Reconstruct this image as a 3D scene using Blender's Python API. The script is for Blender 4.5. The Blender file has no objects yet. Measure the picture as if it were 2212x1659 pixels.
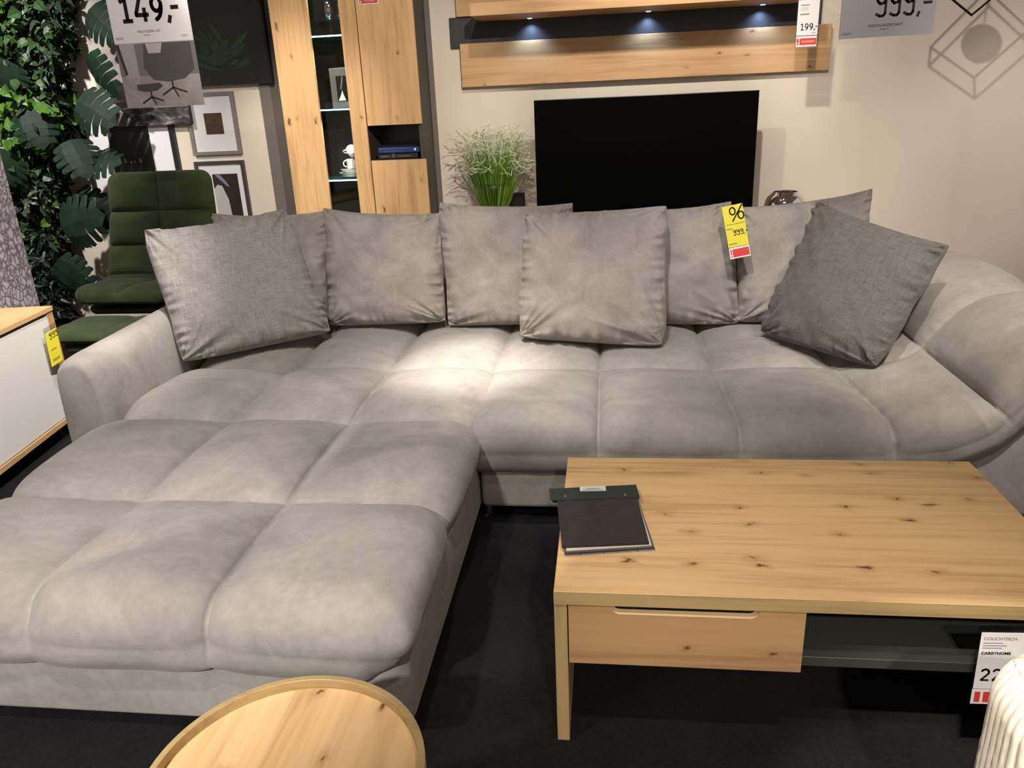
import bpy, bmesh, math, random
import numpy as np
from mathutils import Vector, Matrix, Euler

# ------------------------------------------------------------------ camera, world, lights, exposure
SC = bpy.context.scene
C = SC.collection
PI = math.pi
H = 1.5                                   # camera height
FPX = 1672.0
def _basis():
    d = np.array([209.0, 4570.5, FPX]); d /= np.linalg.norm(d)
    lx = np.array([-13606.0, 6.5, FPX]); lx /= np.linalg.norm(lx)
    lx = lx - d * np.dot(lx, d); lx /= np.linalg.norm(lx)
    X = -lx; Z = -d; Y = np.cross(Z, X)
    return np.stack([X, Y, Z])
RB = _basis()
CAM = np.array([0, 0, H])
def ray(u, v):
    return RB @ np.array([u - 1106.0, v - 829.5, FPX])
def at(u, v, y):                          # point of the view ray at depth y
    r = ray(u, v); return Vector(CAM + r * (y / r[1]))
def atz(u, v, z):                         # point of the view ray at height z
    r = ray(u, v); return Vector(CAM + r * ((z - H) / r[2]))

camd = bpy.data.cameras.new('camera')
camd.sensor_fit = 'HORIZONTAL'; camd.sensor_width = 36.0
camd.lens = FPX / 2212.0 * 36.0
camd.clip_start = 0.05; camd.clip_end = 60
cam = bpy.data.objects.new('camera', camd); C.objects.link(cam)
M = Matrix.Identity(4)
for i, col in enumerate((RB[:, 0], -RB[:, 1], -RB[:, 2])):
    for j in range(3): M[j][i] = col[j]
M.translation = Vector((0, 0, H))
cam.matrix_world = M
SC.camera = cam
SC.view_settings.view_transform = 'Standard'
SC.view_settings.look = 'None'
SC.view_settings.exposure = 0.0
SC.view_settings.gamma = 1.0
SC.view_settings.use_curve_mapping = False
SC.cycles.max_bounces = 8
SC.cycles.use_denoising = True

world = bpy.data.worlds.new('world'); SC.world = world
world.use_nodes = True
world.node_tree.nodes['Background'].inputs[0].default_value = (1.0, 0.90, 0.80, 1)
world.node_tree.nodes['Background'].inputs[1].default_value = 0.5

def spot(name, loc, target, watts, angle, blend=0.6, radius=0.04, color=(1.0, 0.86, 0.70)):
    l = bpy.data.lights.new(name, 'SPOT')
    l.energy = watts; l.spot_size = math.radians(angle); l.spot_blend = blend
    l.shadow_soft_size = radius; l.color = color
    o = bpy.data.objects.new(name, l); C.objects.link(o)
    o.location = loc
    o.rotation_euler = (Vector(target) - Vector(loc)).to_track_quat('-Z', 'Y').to_euler()
    return o
WARM = (1.0, 0.93, 0.83)
NEUT = (1.0, 0.96, 0.91)
LIGHTS = [  # name, place, aim, watts, beam angle, edge blend, lamp radius, colour
    ('spot_wall_right', (0.24, 1.27, 3.0), (2.25, 5.63, 1.6), 330, 34, 0.6, 0.025, WARM),
    ('spot_cabinet_far', (0.24, 1.27, 3.0), (-1.75, 5.3, 1.5), 480, 34, 0.7, 0.03, WARM),
    ('spot_screen_far', (0.35, 1.0, 3.0), (0.3, 5.6, 1.5), 10, 38, 0.7, 0.03, WARM),
    ('spot_screen_a', (-0.45, 3.5, 3.0), (0.1, 5.6, 1.2), 90, 75, 0.8, 0.03, WARM),
    ('spot_screen_b', (0.43, 3.6, 3.0), (0.45, 5.6, 1.2), 185, 68, 0.9, 0.03, WARM),
    ('spot_wall_far', (2.9, 3.7, 3.0), (2.45, 5.6, 0.85), 110, 42, 1.0, 0.04, WARM),
    ('spot_cabinet', (-1.75, 3.3, 3.0), (-2.05, 5.3, 1.25), 240, 36, 0.9, 0.04, WARM),
    ('spot_seat', (-0.62, 2.45, 2.95), (-0.60, 3.12, 0.43), 640, 20, 1.0, 0.04, WARM),
    ('spot_seat_wide', (-0.62, 2.2, 2.95), (-0.45, 3.0, 0.43), 250, 38, 1.0, 0.04, NEUT),
    ('spot_cushions', (-0.15, 1.5, 3.0), (0.0, 3.55, 0.7), 205, 55, 0.9, 0.05, NEUT),
    ('spot_cushions_left', (-0.8, 1.5, 3.0), (-1.4, 3.65, 0.75), 215, 46, 0.9, 0.05, NEUT),
    ('fill_cushions_right', (0.45, 1.5, 3.0), (1.0, 3.6, 0.8), 210, 42, 0.9, 0.05, NEUT),  # added fill to brighten the dim cushions on the right
    ('spot_arm_right', (1.3, 1.5, 3.0), (1.75, 3.1, 0.6), 400, 50, 0.9, 0.05, WARM),
    ('spot_chaise_a', (-0.30, 1.2, 3.0), (-0.50, 1.80, 0.43), 85, 20, 0.15, 0.02, NEUT),
    ('spot_chaise_b', (-2.2, 1.4, 3.0), (-1.75, 2.2, 0.43), 135, 34, 0.15, 0.02, NEUT),  # hard beam edge stands in for a shadow edge across the chaise
    ('spot_chaise_c', (-1.2, 0.5, 3.0), (-1.1, 2.0, 0.43), 150, 70, 0.9, 0.05, NEUT),
    ('fill_front', (-1.1, -1.7, 2.9), (-1.15, 1.5, 0.2), 840, 27, 0.9, 0.05, NEUT),  # added fill from behind the camera, lifts the chaise front
    ('fill_front_table', (0.6, -1.7, 2.9), (0.45, 1.5, 0.25), 400, 24, 0.9, 0.05, WARM),  # added fill that keeps the table's drawer side bright
    ('spot_table', (0.55, 0.5, 3.0), (0.45, 1.7, 0.4), 85, 55, 0.7, 0.04, WARM),
    ('spot_round_table', (-0.6, -0.2, 3.0), (-0.5, 0.9, 0.5), 5, 34, 0.8, 0.04, WARM),
    ('spot_armchair', (0.15, 0.10, 2.9), (0.68, 0.98, 0.55), 520, 20, 0.6, 0.04, WARM),
    ('spot_gallery', (-2.2, 3.4, 3.0), (-2.9, 5.6, 1.3), 10, 60, 0.9, 0.04, NEUT),
    ('spot_plants', (-3.4, 3.6, 3.0), (-4.2, 5.5, 1.2), 450, 70, 0.9, 0.04, NEUT),
    ('spot_sideboard', (-0.9, 2.2, 3.0), (-2.8, 3.0, 0.4), 600, 40, 0.9, 0.04, NEUT),
    ('spot_paper', (-1.9, 2.6, 3.0), (-3.2, 3.5, 1.0), 400, 50, 0.9, 0.04, NEUT),
    ('spot_hanging_sign', (-1.9, 2.2, 3.0), (-2.25, 4.0, 1.9), 75, 25, 0.9, 0.04, NEUT),
]
for L_ in LIGHTS: spot(*L_)

# ------------------------------------------------------------------ helpers
def hsh(ix, iy, seed):
    n = (ix * 374761393 + iy * 668265263 + seed * 974634777) & 0xffffffff
    n = ((n ^ (n >> 13)) * 1274126177) & 0xffffffff
    return ((n ^ (n >> 16)) & 0xffff) / 65535.0
def vnoise(x, y, seed=0):                 # smooth value noise in -1..1
    x = np.asarray(x, float); y = np.asarray(y, float)
    ix = np.floor(x).astype(np.int64); iy = np.floor(y).astype(np.int64)
    fx = x - ix; fy = y - iy
    fx = fx * fx * (3 - 2 * fx); fy = fy * fy * (3 - 2 * fy)
    a = hsh(ix, iy, seed); b = hsh(ix + 1, iy, seed); c = hsh(ix, iy + 1, seed); d = hsh(ix + 1, iy + 1, seed)
    return 2 * ((a * (1 - fx) + b * fx) * (1 - fy) + (c * (1 - fx) + d * fx) * fy) - 1

def grid_faces(nu, nv, off=0, flip=False):
    f = []
    for i in range(nu - 1):
        for j in range(nv - 1):
            a = off + i * nv + j; b = a + nv
            q = (a, b, b + 1, a + 1)
            f.append(q[::-1] if flip else q)
    return f

def tag(o, label=None, cat=None, group=None, kind=None):
    if label: o['label'] = label
    if cat: o['category'] = cat
    if group: o['group'] = group
    if kind: o['kind'] = kind
    return o

class MB:
    """collects shapes that make ONE mesh object"""
    def __init__(s): s.v = []; s.f = []
    def add(s, vs, fs):
        o = len(s.v); s.v += [tuple(map(float, p)) for p in vs]; s.f += [tuple(i + o for i in f) for f in fs]; return s
    def bm(s, b):
        b.verts.index_update()
        s.add([v.co for v in b.verts], [[v.index for v in f.verts] for f in b.faces]); b.free(); return s
    def box(s, x0, x1, y0, y1, z0, z1, bev=0.0, seg=2, mat=None):
        b = bmesh.new(); bmesh.ops.create_cube(b, size=1)
        for v in b.verts:
            v.co = Vector((x0 if v.co.x < 0 else x1, y0 if v.co.y < 0 else y1, z0 if v.co.z < 0 else z1))
        if bev > 0: bmesh.ops.bevel(b, geom=b.edges[:], offset=bev, segments=seg, profile=0.5, affect='EDGES')
        if mat is not None:
            for v in b.verts: v.co = mat @ v.co
        return s.bm(b)
    def prism(s, poly, axis, a, b):
        """poly: list of 2D points in the plane across axis ('x': (y,z), 'y': (x,z), 'z': (x,y))"""
        def P(p, t):
            return {'x': (t, p[0], p[1]), 'y': (p[0], t, p[1]), 'z': (p[0], p[1], t)}[axis]
        n = len(poly); o = len(s.v)
        s.v += [P(p, a) for p in poly] + [P(p, b) for p in poly]
        s.f.append(tuple(range(o, o + n))[::-1]); s.f.append(tuple(range(o + n, o + 2 * n)))
        for i in range(n):
            j = (i + 1) % n; s.f.append((o + i, o + j, o + n + j, o + n + i))
        return s
    def lathe(s, prof, cx, cy, n=32, cap=True):
        o = len(s.v); m = len(prof)
        for i in range(n):
            t = 2 * PI * i / n
            for r, z in prof: s.v.append((cx + r * math.cos(t), cy + r * math.sin(t), z))
        for i in range(n):
            k = (i + 1) % n
            for j in range(m - 1): s.f.append((o + i * m + j, o + k * m + j, o + k * m + j + 1, o + i * m + j + 1))
        if cap:
            s.f.append(tuple(o + i * m for i in range(n))[::-1]); s.f.append(tuple(o + i * m + m - 1 for i in range(n)))
        return s
    def tube(s, pts, r, n=8, cap=True):
        pts = [Vector(p) for p in pts]; rs = r if isinstance(r, (list, tuple)) else [r] * len(pts)
        o = len(s.v); up = None
        for i, p in enumerate(pts):
            t = (pts[min(i + 1, len(pts) - 1)] - pts[max(i - 1, 0)]).normalized()
            if up is None: up = t.orthogonal().normalized()
            up = (up - t * up.dot(t)).normalized(); w = t.cross(up)
            for k in range(n):
                a = 2 * PI * k / n; s.v.append(tuple(p + (up * math.cos(a) + w * math.sin(a)) * rs[i]))
        for i in range(len(pts) - 1):
            for k in range(n):
                l = (k + 1) % n; s.f.append((o + i * n + k, o + i * n + l, o + (i + 1) * n + l, o + (i + 1) * n + k))
        if cap:
            s.f.append(tuple(range(o, o + n))[::-1]); e = o + (len(pts) - 1) * n; s.f.append(tuple(range(e, e + n)))
        return s
    def quad(s, a, b, c, d): return s.add([a, b, c, d], [(0, 1, 2, 3)])

def origin_of(p):
    v = Vector((0, 0, 0))
    while p is not None:
        v += p.location; p = p.parent
    return v
def obj(name, mb, mat, parent=None, smooth=False, local=False, auto=None, loc=None):
    """one mesh object from an MB; coordinates are world ones unless local"""
    me = bpy.data.meshes.new(name)
    base = Vector((0, 0, 0))
    if not local:
        base = origin_of(parent) if parent else (Vector(loc) if loc is not None else Vector(np.mean(np.array(mb.v), 0)))
    me.from_pydata([(p[0] - base.x, p[1] - base.y, p[2] - base.z) for p in mb.v], [], mb.f)
    me.materials.append(mat); me.update()
    if smooth: me.polygons.foreach_set('use_smooth', [True] * len(me.polygons))
    o = bpy.data.objects.new(name, me); C.objects.link(o)
    if auto is not None:
        me.polygons.foreach_set('use_smooth', [True] * len(me.polygons))
        b = bmesh.new(); b.from_mesh(me)
        for e in b.edges:
            if len(e.link_faces) == 2 and e.calc_face_angle(0) > math.radians(auto): e.smooth = False
        b.to_mesh(me); b.free()
    if parent: o.parent = parent
    elif not local: o.location = base
    return o
def fix_normals(o):
    b = bmesh.new(); b.from_mesh(o.data); bmesh.ops.recalc_face_normals(b, faces=b.faces[:]); b.to_mesh(o.data); b.free(); return o
def thing(name, label, cat, loc=(0, 0, 0), rotz=0.0, group=None):
    o = bpy.data.objects.new(name, None); C.objects.link(o)
    o.empty_display_size = 0.1
    o.location = loc; o.rotation_euler = (0, 0, rotz)
    return tag(o, label, cat, group)
def dup(root, loc, label, rotz=None):
    r = root.copy(); C.objects.link(r); r.location = loc; r['label'] = label
    if rotz is not None: r.rotation_euler = (0, 0, rotz)
    for ch in list(root.children):
        c = ch.copy(); C.objects.link(c); c.parent = r
        for g in ch.children:
            d = g.copy(); C.objects.link(d); d.parent = c
    return r

# ------------------------------------------------------------------ materials
def newmat(name):
    m = bpy.data.materials.new(name); m.use_nodes = True
    nt = m.node_tree; b = nt.nodes['Principled BSDF']; return m, nt, b
def plain(name, col, rough=0.6, metal=0.0, spec=0.5, **kw):
    m, nt, b = newmat(name)
    b.inputs['Base Color'].default_value = (*col, 1); b.inputs['Roughness'].default_value = rough
    b.inputs['Metallic'].default_value = metal; b.inputs['Specular IOR Level'].default_value = spec
    for k, v in kw.items(): b.inputs[k.replace('_', ' ')].default_value = v
    return m
def N(nt, t, **kw):
    n = nt.nodes.new(t)
    for k, v in kw.items(): setattr(n, k, v)
    return n
def ramp(nt, stops):
    r = N(nt, 'ShaderNodeValToRGB'); e = r.color_ramp.elements
    while len(e) < len(stops): e.new(0.5)
    for i, (p, c) in enumerate(stops):
        e[i].position = p; e[i].color = (*c, 1) if len(c) == 3 else c
    return r
def coords(nt, scale=(1, 1, 1), src='Object', rot=(0, 0, 0), off=(0, 0, 0)):
    t = N(nt, 'ShaderNodeTexCoord'); mp = N(nt, 'ShaderNodeMapping')
    nt.links.new(t.outputs[src], mp.inputs['Vector'])
    mp.inputs['Scale'].default_value = scale; mp.inputs['Rotation'].default_value = rot; mp.inputs['Location'].default_value = off
    return mp.outputs[0]
def noise(nt, vec, scale, detail=4, rough=0.55, dist=0.0):
    n = N(nt, 'ShaderNodeTexNoise'); nt.links.new(vec, n.inputs['Vector'])
    n.inputs['Scale'].default_value = scale; n.inputs['Detail'].default_value = detail
    n.inputs['Roughness'].default_value = rough; n.inputs['Distortion'].default_value = dist
    return n.outputs[0]
def math_(nt, op, a, b=None, c=None):
    n = N(nt, 'ShaderNodeMath', operation=op)
    for i, x in enumerate((a, b, c)):
        if x is None: continue
        if isinstance(x, (int, float)): n.inputs[i].default_value = x
        else: nt.links.new(x, n.inputs[i])
    return n.outputs[0]
def mixc(nt, fac, a, b, mode='MIX'):
    n = N(nt, 'ShaderNodeMix', data_type='RGBA', blend_type=mode)
    if isinstance(fac, (int, float)): n.inputs[0].default_value = fac
    else: nt.links.new(fac, n.inputs[0])
    for i, x in ((6, a), (7, b)):
        if isinstance(x, tuple): n.inputs[i].default_value = (*x, 1)
        else: nt.links.new(x, n.inputs[i])
    return n.outputs[2]
def bump(nt, b, h, strength, dist=0.01):
    n = N(nt, 'ShaderNodeBump'); nt.links.new(h, n.inputs['Height'])
    n.inputs['Strength'].default_value = strength; n.inputs['Distance'].default_value = dist
    nt.links.new(n.outputs[0], b.inputs['Normal'])

def velvet(name, dark, light, scale=5.0, sheen=0.14, fine=0.12):
    m, nt, b = newmat(name)
    v = coords(nt)
    n1 = noise(nt, v, scale, 5, 0.62, 0.6)
    n2 = noise(nt, v, scale * 9, 3, 0.6)
    mix = math_(nt, 'ADD', math_(nt, 'MULTIPLY', n1, 0.72), math_(nt, 'MULTIPLY', n2, 0.28))
    r = ramp(nt, [(0.36, dark), (0.66, light)]); nt.links.new(mix, r.inputs[0])
    nt.links.new(r.outputs[0], b.inputs['Base Color'])
    b.inputs['Roughness'].default_value = 0.85; b.inputs['Specular IOR Level'].default_value = 0.25
    b.inputs['Sheen Weight'].default_value = sheen; b.inputs['Sheen Roughness'].default_value = 0.45
    b.inputs['Sheen Tint'].default_value = (1, 0.95, 0.88, 1)
    bump(nt, b, noise(nt, v, 260, 3, 0.6), fine, 0.004)
    return m
def weave(name, dark, light, sheen=0.15):
    m, nt, b = newmat(name)
    a = noise(nt, coords(nt, (150, 12, 1), 'UV'), 1.0, 2, 0.6)
    c = noise(nt, coords(nt, (12, 150, 1), 'UV'), 1.0, 2, 0.6)
    f = noise(nt, coords(nt, (170, 170, 1), 'UV'), 1.0, 2, 0.7)
    s = math_(nt, 'ADD', math_(nt, 'ADD', math_(nt, 'MULTIPLY', a, 0.36), math_(nt, 'MULTIPLY', c, 0.36)), math_(nt, 'MULTIPLY', f, 0.28))
    r = ramp(nt, [(0.34, dark), (0.66, light)]); nt.links.new(s, r.inputs[0])
    nt.links.new(r.outputs[0], b.inputs['Base Color'])
    b.inputs['Roughness'].default_value = 0.9; b.inputs['Specular IOR Level'].default_value = 0.2
    b.inputs['Sheen Weight'].default_value = sheen
    bump(nt, b, s, 0.5, 0.004)
    return m
def wood(name, axis='x', seed=0.0, cross='y', light=(0.78, 0.52, 0.255), dark=(0.62, 0.37, 0.16), knots=0.36, rough=0.45):
    """knotty oak veneer with the grain along one axis"""
    m, nt, b = newmat(name)
    g, c = 0.8, 8.0
    sc = {'x': (g, c, c), 'y': (c, g, c), 'z': (c, c, g)}[axis]
    off = (seed * 3.7, seed * 5.1, seed * 2.3)
    v = coords(nt, sc, off=off)
    big = noise(nt, v, 1.0, 4, 0.6, 1.1)
    sc2 = {'x': (2.2, 55, 55), 'y': (55, 2.2, 55), 'z': (55, 55, 2.2)}[axis]
    fine = noise(nt, coords(nt, sc2, off=off), 1.0, 3, 0.65, 0.4)
    tc = N(nt, 'ShaderNodeTexCoord'); sx = N(nt, 'ShaderNodeSeparateXYZ'); nt.links.new(tc.outputs['Object'], sx.inputs[0])
    cmb = N(nt, 'ShaderNodeCombineXYZ')
    gi = 'xyz'.index(axis); ci = 'xyz'.index(cross)
    nt.links.new(math_(nt, 'MULTIPLY_ADD', sx.outputs[gi], 5.2, seed * 1.37), cmb.inputs[0])
    nt.links.new(math_(nt, 'MULTIPLY_ADD', sx.outputs[ci], 9.5, seed * 2.11), cmb.inputs[1])
    kv = cmb.outputs[0]
    wob = N(nt, 'ShaderNodeTexNoise'); nt.links.new(kv, wob.inputs['Vector']); wob.inputs['Scale'].default_value = 5.0; wob.inputs['Detail'].default_value = 4
    add = N(nt, 'ShaderNodeMix', data_type='RGBA', blend_type='LINEAR_LIGHT'); add.inputs[0].default_value = 0.17
    nt.links.new(kv, add.inputs[6]); nt.links.new(wob.outputs[1], add.inputs[7])
    vo = N(nt, 'ShaderNodeTexVoronoi', feature='F1', voronoi_dimensions='2D'); nt.links.new(add.outputs[2], vo.inputs['Vector']); vo.inputs['Scale'].default_value = 1.0
    sep = N(nt, 'ShaderNodeSeparateColor'); nt.links.new(vo.outputs['Color'], sep.inputs[0])
    gate = math_(nt, 'GREATER_THAN', sep.outputs[0], knots)
    size = math_(nt, 'MULTIPLY_ADD', math_(nt, 'POWER', sep.outputs[1], 2.5), 0.11, 0.035)
    core = N(nt, 'ShaderNodeMapRange', interpolation_type='SMOOTHSTEP')
    nt.links.new(vo.outputs['Distance'], core.inputs[0]); core.inputs[1].default_value = 0.0
    nt.links.new(size, core.inputs[2]); core.inputs[3].default_value = 1.0; core.inputs[4].default_value = 0.0
    halo = N(nt, 'ShaderNodeMapRange', interpolation_type='SMOOTHSTEP')
    nt.links.new(vo.outputs['Distance'], halo.inputs[0]); halo.inputs[1].default_value = 0.0; halo.inputs[2].default_value = 0.22
    halo.inputs[3].default_value = 0.55; halo.inputs[4].default_value = 0.0
    s = math_(nt, 'ADD', math_(nt, 'MULTIPLY', big, 0.58), math_(nt, 'MULTIPLY', fine, 0.42))
    r = ramp(nt, [(0.33, tuple(x * 0.78 for x in dark)), (0.50, tuple(0.40 * x + 0.60 * y for x, y in zip(dark, light))), (0.66, light)])
    nt.links.new(s, r.inputs[0])
    c1 = mixc(nt, math_(nt, 'MULTIPLY', gate, halo.outputs[0]), r.outputs[0], (0.40, 0.20, 0.08))
    c2 = mixc(nt, math_(nt, 'MULTIPLY', gate, core.outputs[0]), c1, (0.10, 0.042, 0.02))
    nt.links.new(c2, b.inputs['Base Color'])
    b.inputs['Roughness'].default_value = rough; b.inputs['Specular IOR Level'].default_value = 0.35
    bump(nt, b, fine, 0.06, 0.003)
    return m

def wall_paint(name, col):
    m, nt, b = newmat(name)
    v = coords(nt)
    n = noise(nt, v, 3.0, 3)
    r = ramp(nt, [(0.3, tuple(x * 0.96 for x in col)), (0.7, col)]); nt.links.new(n, r.inputs[0])
    nt.links.new(r.outputs[0], b.inputs['Base Color'])
    b.inputs['Roughness'].default_value = 0.8; b.inputs['Specular IOR Level'].default_value = 0.2
    bump(nt, b, noise(nt, v, 140, 3), 0.12, 0.003)
    return m
def carpet(name):
    m, nt, b = newmat(name)
    v = coords(nt)
    s = math_(nt, 'ADD', math_(nt, 'MULTIPLY', noise(nt, v, 2.5, 4), 0.6), math_(nt, 'MULTIPLY', noise(nt, v, 120, 2), 0.4))
    r = ramp(nt, [(0.35, (0.0065, 0.006, 0.0066)), (0.7, (0.017, 0.0155, 0.0165))]); nt.links.new(s, r.inputs[0])
    nt.links.new(r.outputs[0], b.inputs['Base Color']); b.inputs['Roughness'].default_value = 0.95
    b.inputs['Specular IOR Level'].default_value = 0.1
    bump(nt, b, noise(nt, v, 350, 2), 0.5, 0.004)
    return m
def pebble_paper(name):
    m, nt, b = newmat(name)
    v = coords(nt, (1, 34, 22))
    w = N(nt, 'ShaderNodeTexNoise'); nt.links.new(v, w.inputs['Vector']); w.inputs['Scale'].default_value = 1.4
    add = N(nt, 'ShaderNodeMix', data_type='RGBA', blend_type='LINEAR_LIGHT'); add.inputs[0].default_value = 0.55
    nt.links.new(v, add.inputs[6]); nt.links.new(w.outputs[1], add.inputs[7])
    vo = N(nt, 'ShaderNodeTexVoronoi', feature='DISTANCE_TO_EDGE'); nt.links.new(add.outputs[2], vo.inputs['Vector']); vo.inputs['Scale'].default_value = 1.0
    r = ramp(nt, [(0.02, (0.085, 0.07, 0.085)), (0.16, (0.30, 0.265, 0.285)), (0.4, (0.36, 0.32, 0.34))]); nt.links.new(vo.outputs[0], r.inputs[0])
    nt.links.new(r.outputs[0], b.inputs['Base Color']); b.inputs['Roughness'].default_value = 0.8
    return m
def leaf_mat(name, a, c, rough=0.4):
    m, nt, b = newmat(name)
    n = noise(nt, coords(nt), 9, 3)
    r = ramp(nt, [(0.3, a), (0.7, c)]); nt.links.new(n, r.inputs[0]); nt.links.new(r.outputs[0], b.inputs['Base Color'])
    b.inputs['Roughness'].default_value = rough
    return m
def print_mat(name, stops, scale, dist=2.0, stretch=(1, 1, 1), rough=0.5, detail=6):
    m, nt, b = newmat(name)
    n = noise(nt, coords(nt, stretch), scale, detail, 0.6, dist)
    r = ramp(nt, stops); nt.links.new(n, r.inputs[0]); nt.links.new(r.outputs[0], b.inputs['Base Color'])
    b.inputs['Roughness'].default_value = rough
    return m
def glass(name, col=(1, 1, 1), rough=0.0):
    m, nt, b = newmat(name)
    b.inputs['Base Color'].default_value = (*col, 1); b.inputs['Transmission Weight'].default_value = 1.0
    b.inputs['Roughness'].default_value = rough; b.inputs['IOR'].default_value = 1.45
    return m
def thin_glass(name, tint=(0.95, 0.97, 0.97), gloss=0.08):
    m, nt, b = newmat(name)
    out = nt.nodes['Material Output']; nt.nodes.remove(b)
    t = N(nt, 'ShaderNodeBsdfTransparent'); t.inputs[0].default_value = (*tint, 1)
    g = N(nt, 'ShaderNodeBsdfGlossy'); g.inputs['Roughness'].default_value = 0.02
    mx = N(nt, 'ShaderNodeMixShader'); mx.inputs[0].default_value = gloss
    nt.links.new(t.outputs[0], mx.inputs[1]); nt.links.new(g.outputs[0], mx.inputs[2]); nt.links.new(mx.outputs[0], out.inputs[0])
    return m
def emit(name, col, s):
    m, nt, b = newmat(name)
    b.inputs['Emission Color'].default_value = (*col, 1); b.inputs['Emission Strength'].default_value = s
    b.inputs['Base Color'].default_value = (*col, 1)
    return m

SOFA = velvet('sofa_velvet', (0.235, 0.216, 0.192), (0.335, 0.310, 0.278))
PILLOW = velvet('pillow_velvet', (0.25, 0.222, 0.195), (0.355, 0.322, 0.285), 7.0)
WEAVE_L = weave('grey_weave', (0.16, 0.146, 0.13), (0.345, 0.32, 0.288))
WEAVE_R = weave('dark_grey_weave', (0.060, 0.055, 0.049), (0.145, 0.134, 0.120))
WOODX = wood('oak_grain_sideways', 'x', 0.0)
WOODX2 = wood('oak_grain_sideways_shelf', 'x', 2.3, cross='z', knots=0.80, light=(0.60, 0.36, 0.17), dark=(0.46, 0.26, 0.11))
WOODF = wood('oak_drawer_front', 'x', 5.2, cross='z', light=(0.52, 0.31, 0.15), dark=(0.42, 0.24, 0.11), knots=0.5)
WOODZ = wood('oak_grain_upright', 'z', 1.0, cross='x', knots=0.80, light=(0.74, 0.47, 0.225), dark=(0.58, 0.34, 0.15))
WOODZ2 = wood('oak_grain_upright_door', 'z', 4.0, cross='x', knots=0.78, light=(0.72, 0.45, 0.215), dark=(0.56, 0.33, 0.15))
WOODY = wood('oak_round_top', 'y', 7.0, cross='x', knots=0.45)
WOODS = wood('oak_sideboard', 'y', 3.0, cross='x', light=(0.60, 0.37, 0.18), dark=(0.48, 0.28, 0.125), knots=0.9)
EDGE = wood('oak_edge_band', 'x', 6.0, cross='z', light=(0.50, 0.35, 0.16), dark=(0.40, 0.27, 0.12), knots=0.95)
EDGEZ = wood('oak_edge_band_upright', 'z', 6.0, cross='x', light=(0.50, 0.35, 0.16), dark=(0.40, 0.27, 0.12), knots=0.95)
GRAPHITE = plain('graphite_laminate', (0.016, 0.0165, 0.018), 0.45)
TAUPE = plain('taupe_lacquer', (0.060, 0.050, 0.040), 0.6)
SHELFG = plain('dark_olive_grey_laminate', (0.042, 0.044, 0.036), 0.5)
WHITE_L = plain('white_lacquer', (0.72, 0.69, 0.64), 0.3)
BLACK = plain('black_plastic', (0.008, 0.008, 0.009), 0.4)
SCREEN = plain('dark_screen_glass', (0.002, 0.002, 0.002), 0.2, spec=0.04)
CHROME = plain('chrome', (0.85, 0.83, 0.82), 0.04, 1.0)
STEEL = plain('brushed_steel', (0.55, 0.54, 0.52), 0.3, 1.0)
BLKMETAL = plain('black_metal', (0.012, 0.011, 0.011), 0.4, 0.6)
PAPER = plain('white_paper', (0.72, 0.69, 0.68), 0.7)
PAPERG = plain('shaded_card_and_grey_print', (0.155, 0.142, 0.144), 0.6)  # grey print, and a sign card with its shade in the colour
YELLOW = plain('yellow_paper', (0.72, 0.62, 0.035), 0.6)
RED = plain('red_print', (0.62, 0.035, 0.03), 0.6)
PINK = plain('pale_red_print', (0.80, 0.22, 0.18), 0.6)
INK = plain('dark_ink', (0.016, 0.011, 0.013), 0.8, spec=0.1)
INKG = plain('grey_ink', (0.25, 0.23, 0.235), 0.7)
GREEN_F = velvet('green_velvet', (0.026, 0.038, 0.013), (0.046, 0.064, 0.022), 6, 0.12)
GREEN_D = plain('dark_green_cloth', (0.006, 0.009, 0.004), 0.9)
CREAM = velvet('cream_cord', (0.78, 0.70, 0.56), (0.88, 0.81, 0.68), 12, 0.2)
MATW = plain('white_mat_board', (0.66, 0.64, 0.65), 0.7)
FRAMEK = plain('black_frame', (0.012, 0.010, 0.010), 0.35)
FRAMEG = plain('grey_frame', (0.19, 0.17, 0.16), 0.4)
FRAMED = plain('dark_brown_frame', (0.055, 0.042, 0.042), 0.4)
CLEAR = thin_glass('clear_pane', (0.96, 0.98, 0.97), 0.015)
PLASTIC = thin_glass('clear_plastic', (0.80, 0.83, 0.86), 0.08)
VASEG = thin_glass('vase_glass', (0.80, 0.80, 0.76), 0.10)
WINEG = thin_glass('wine_glass', (0.88, 0.86, 0.90), 0.30)
GSHELF = plain('glass_shelf', (0.10, 0.34, 0.33), 0.05, Transmission_Weight=0.6)
CERAMIC = plain('white_ceramic', (0.80, 0.79, 0.76), 0.2)

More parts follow.
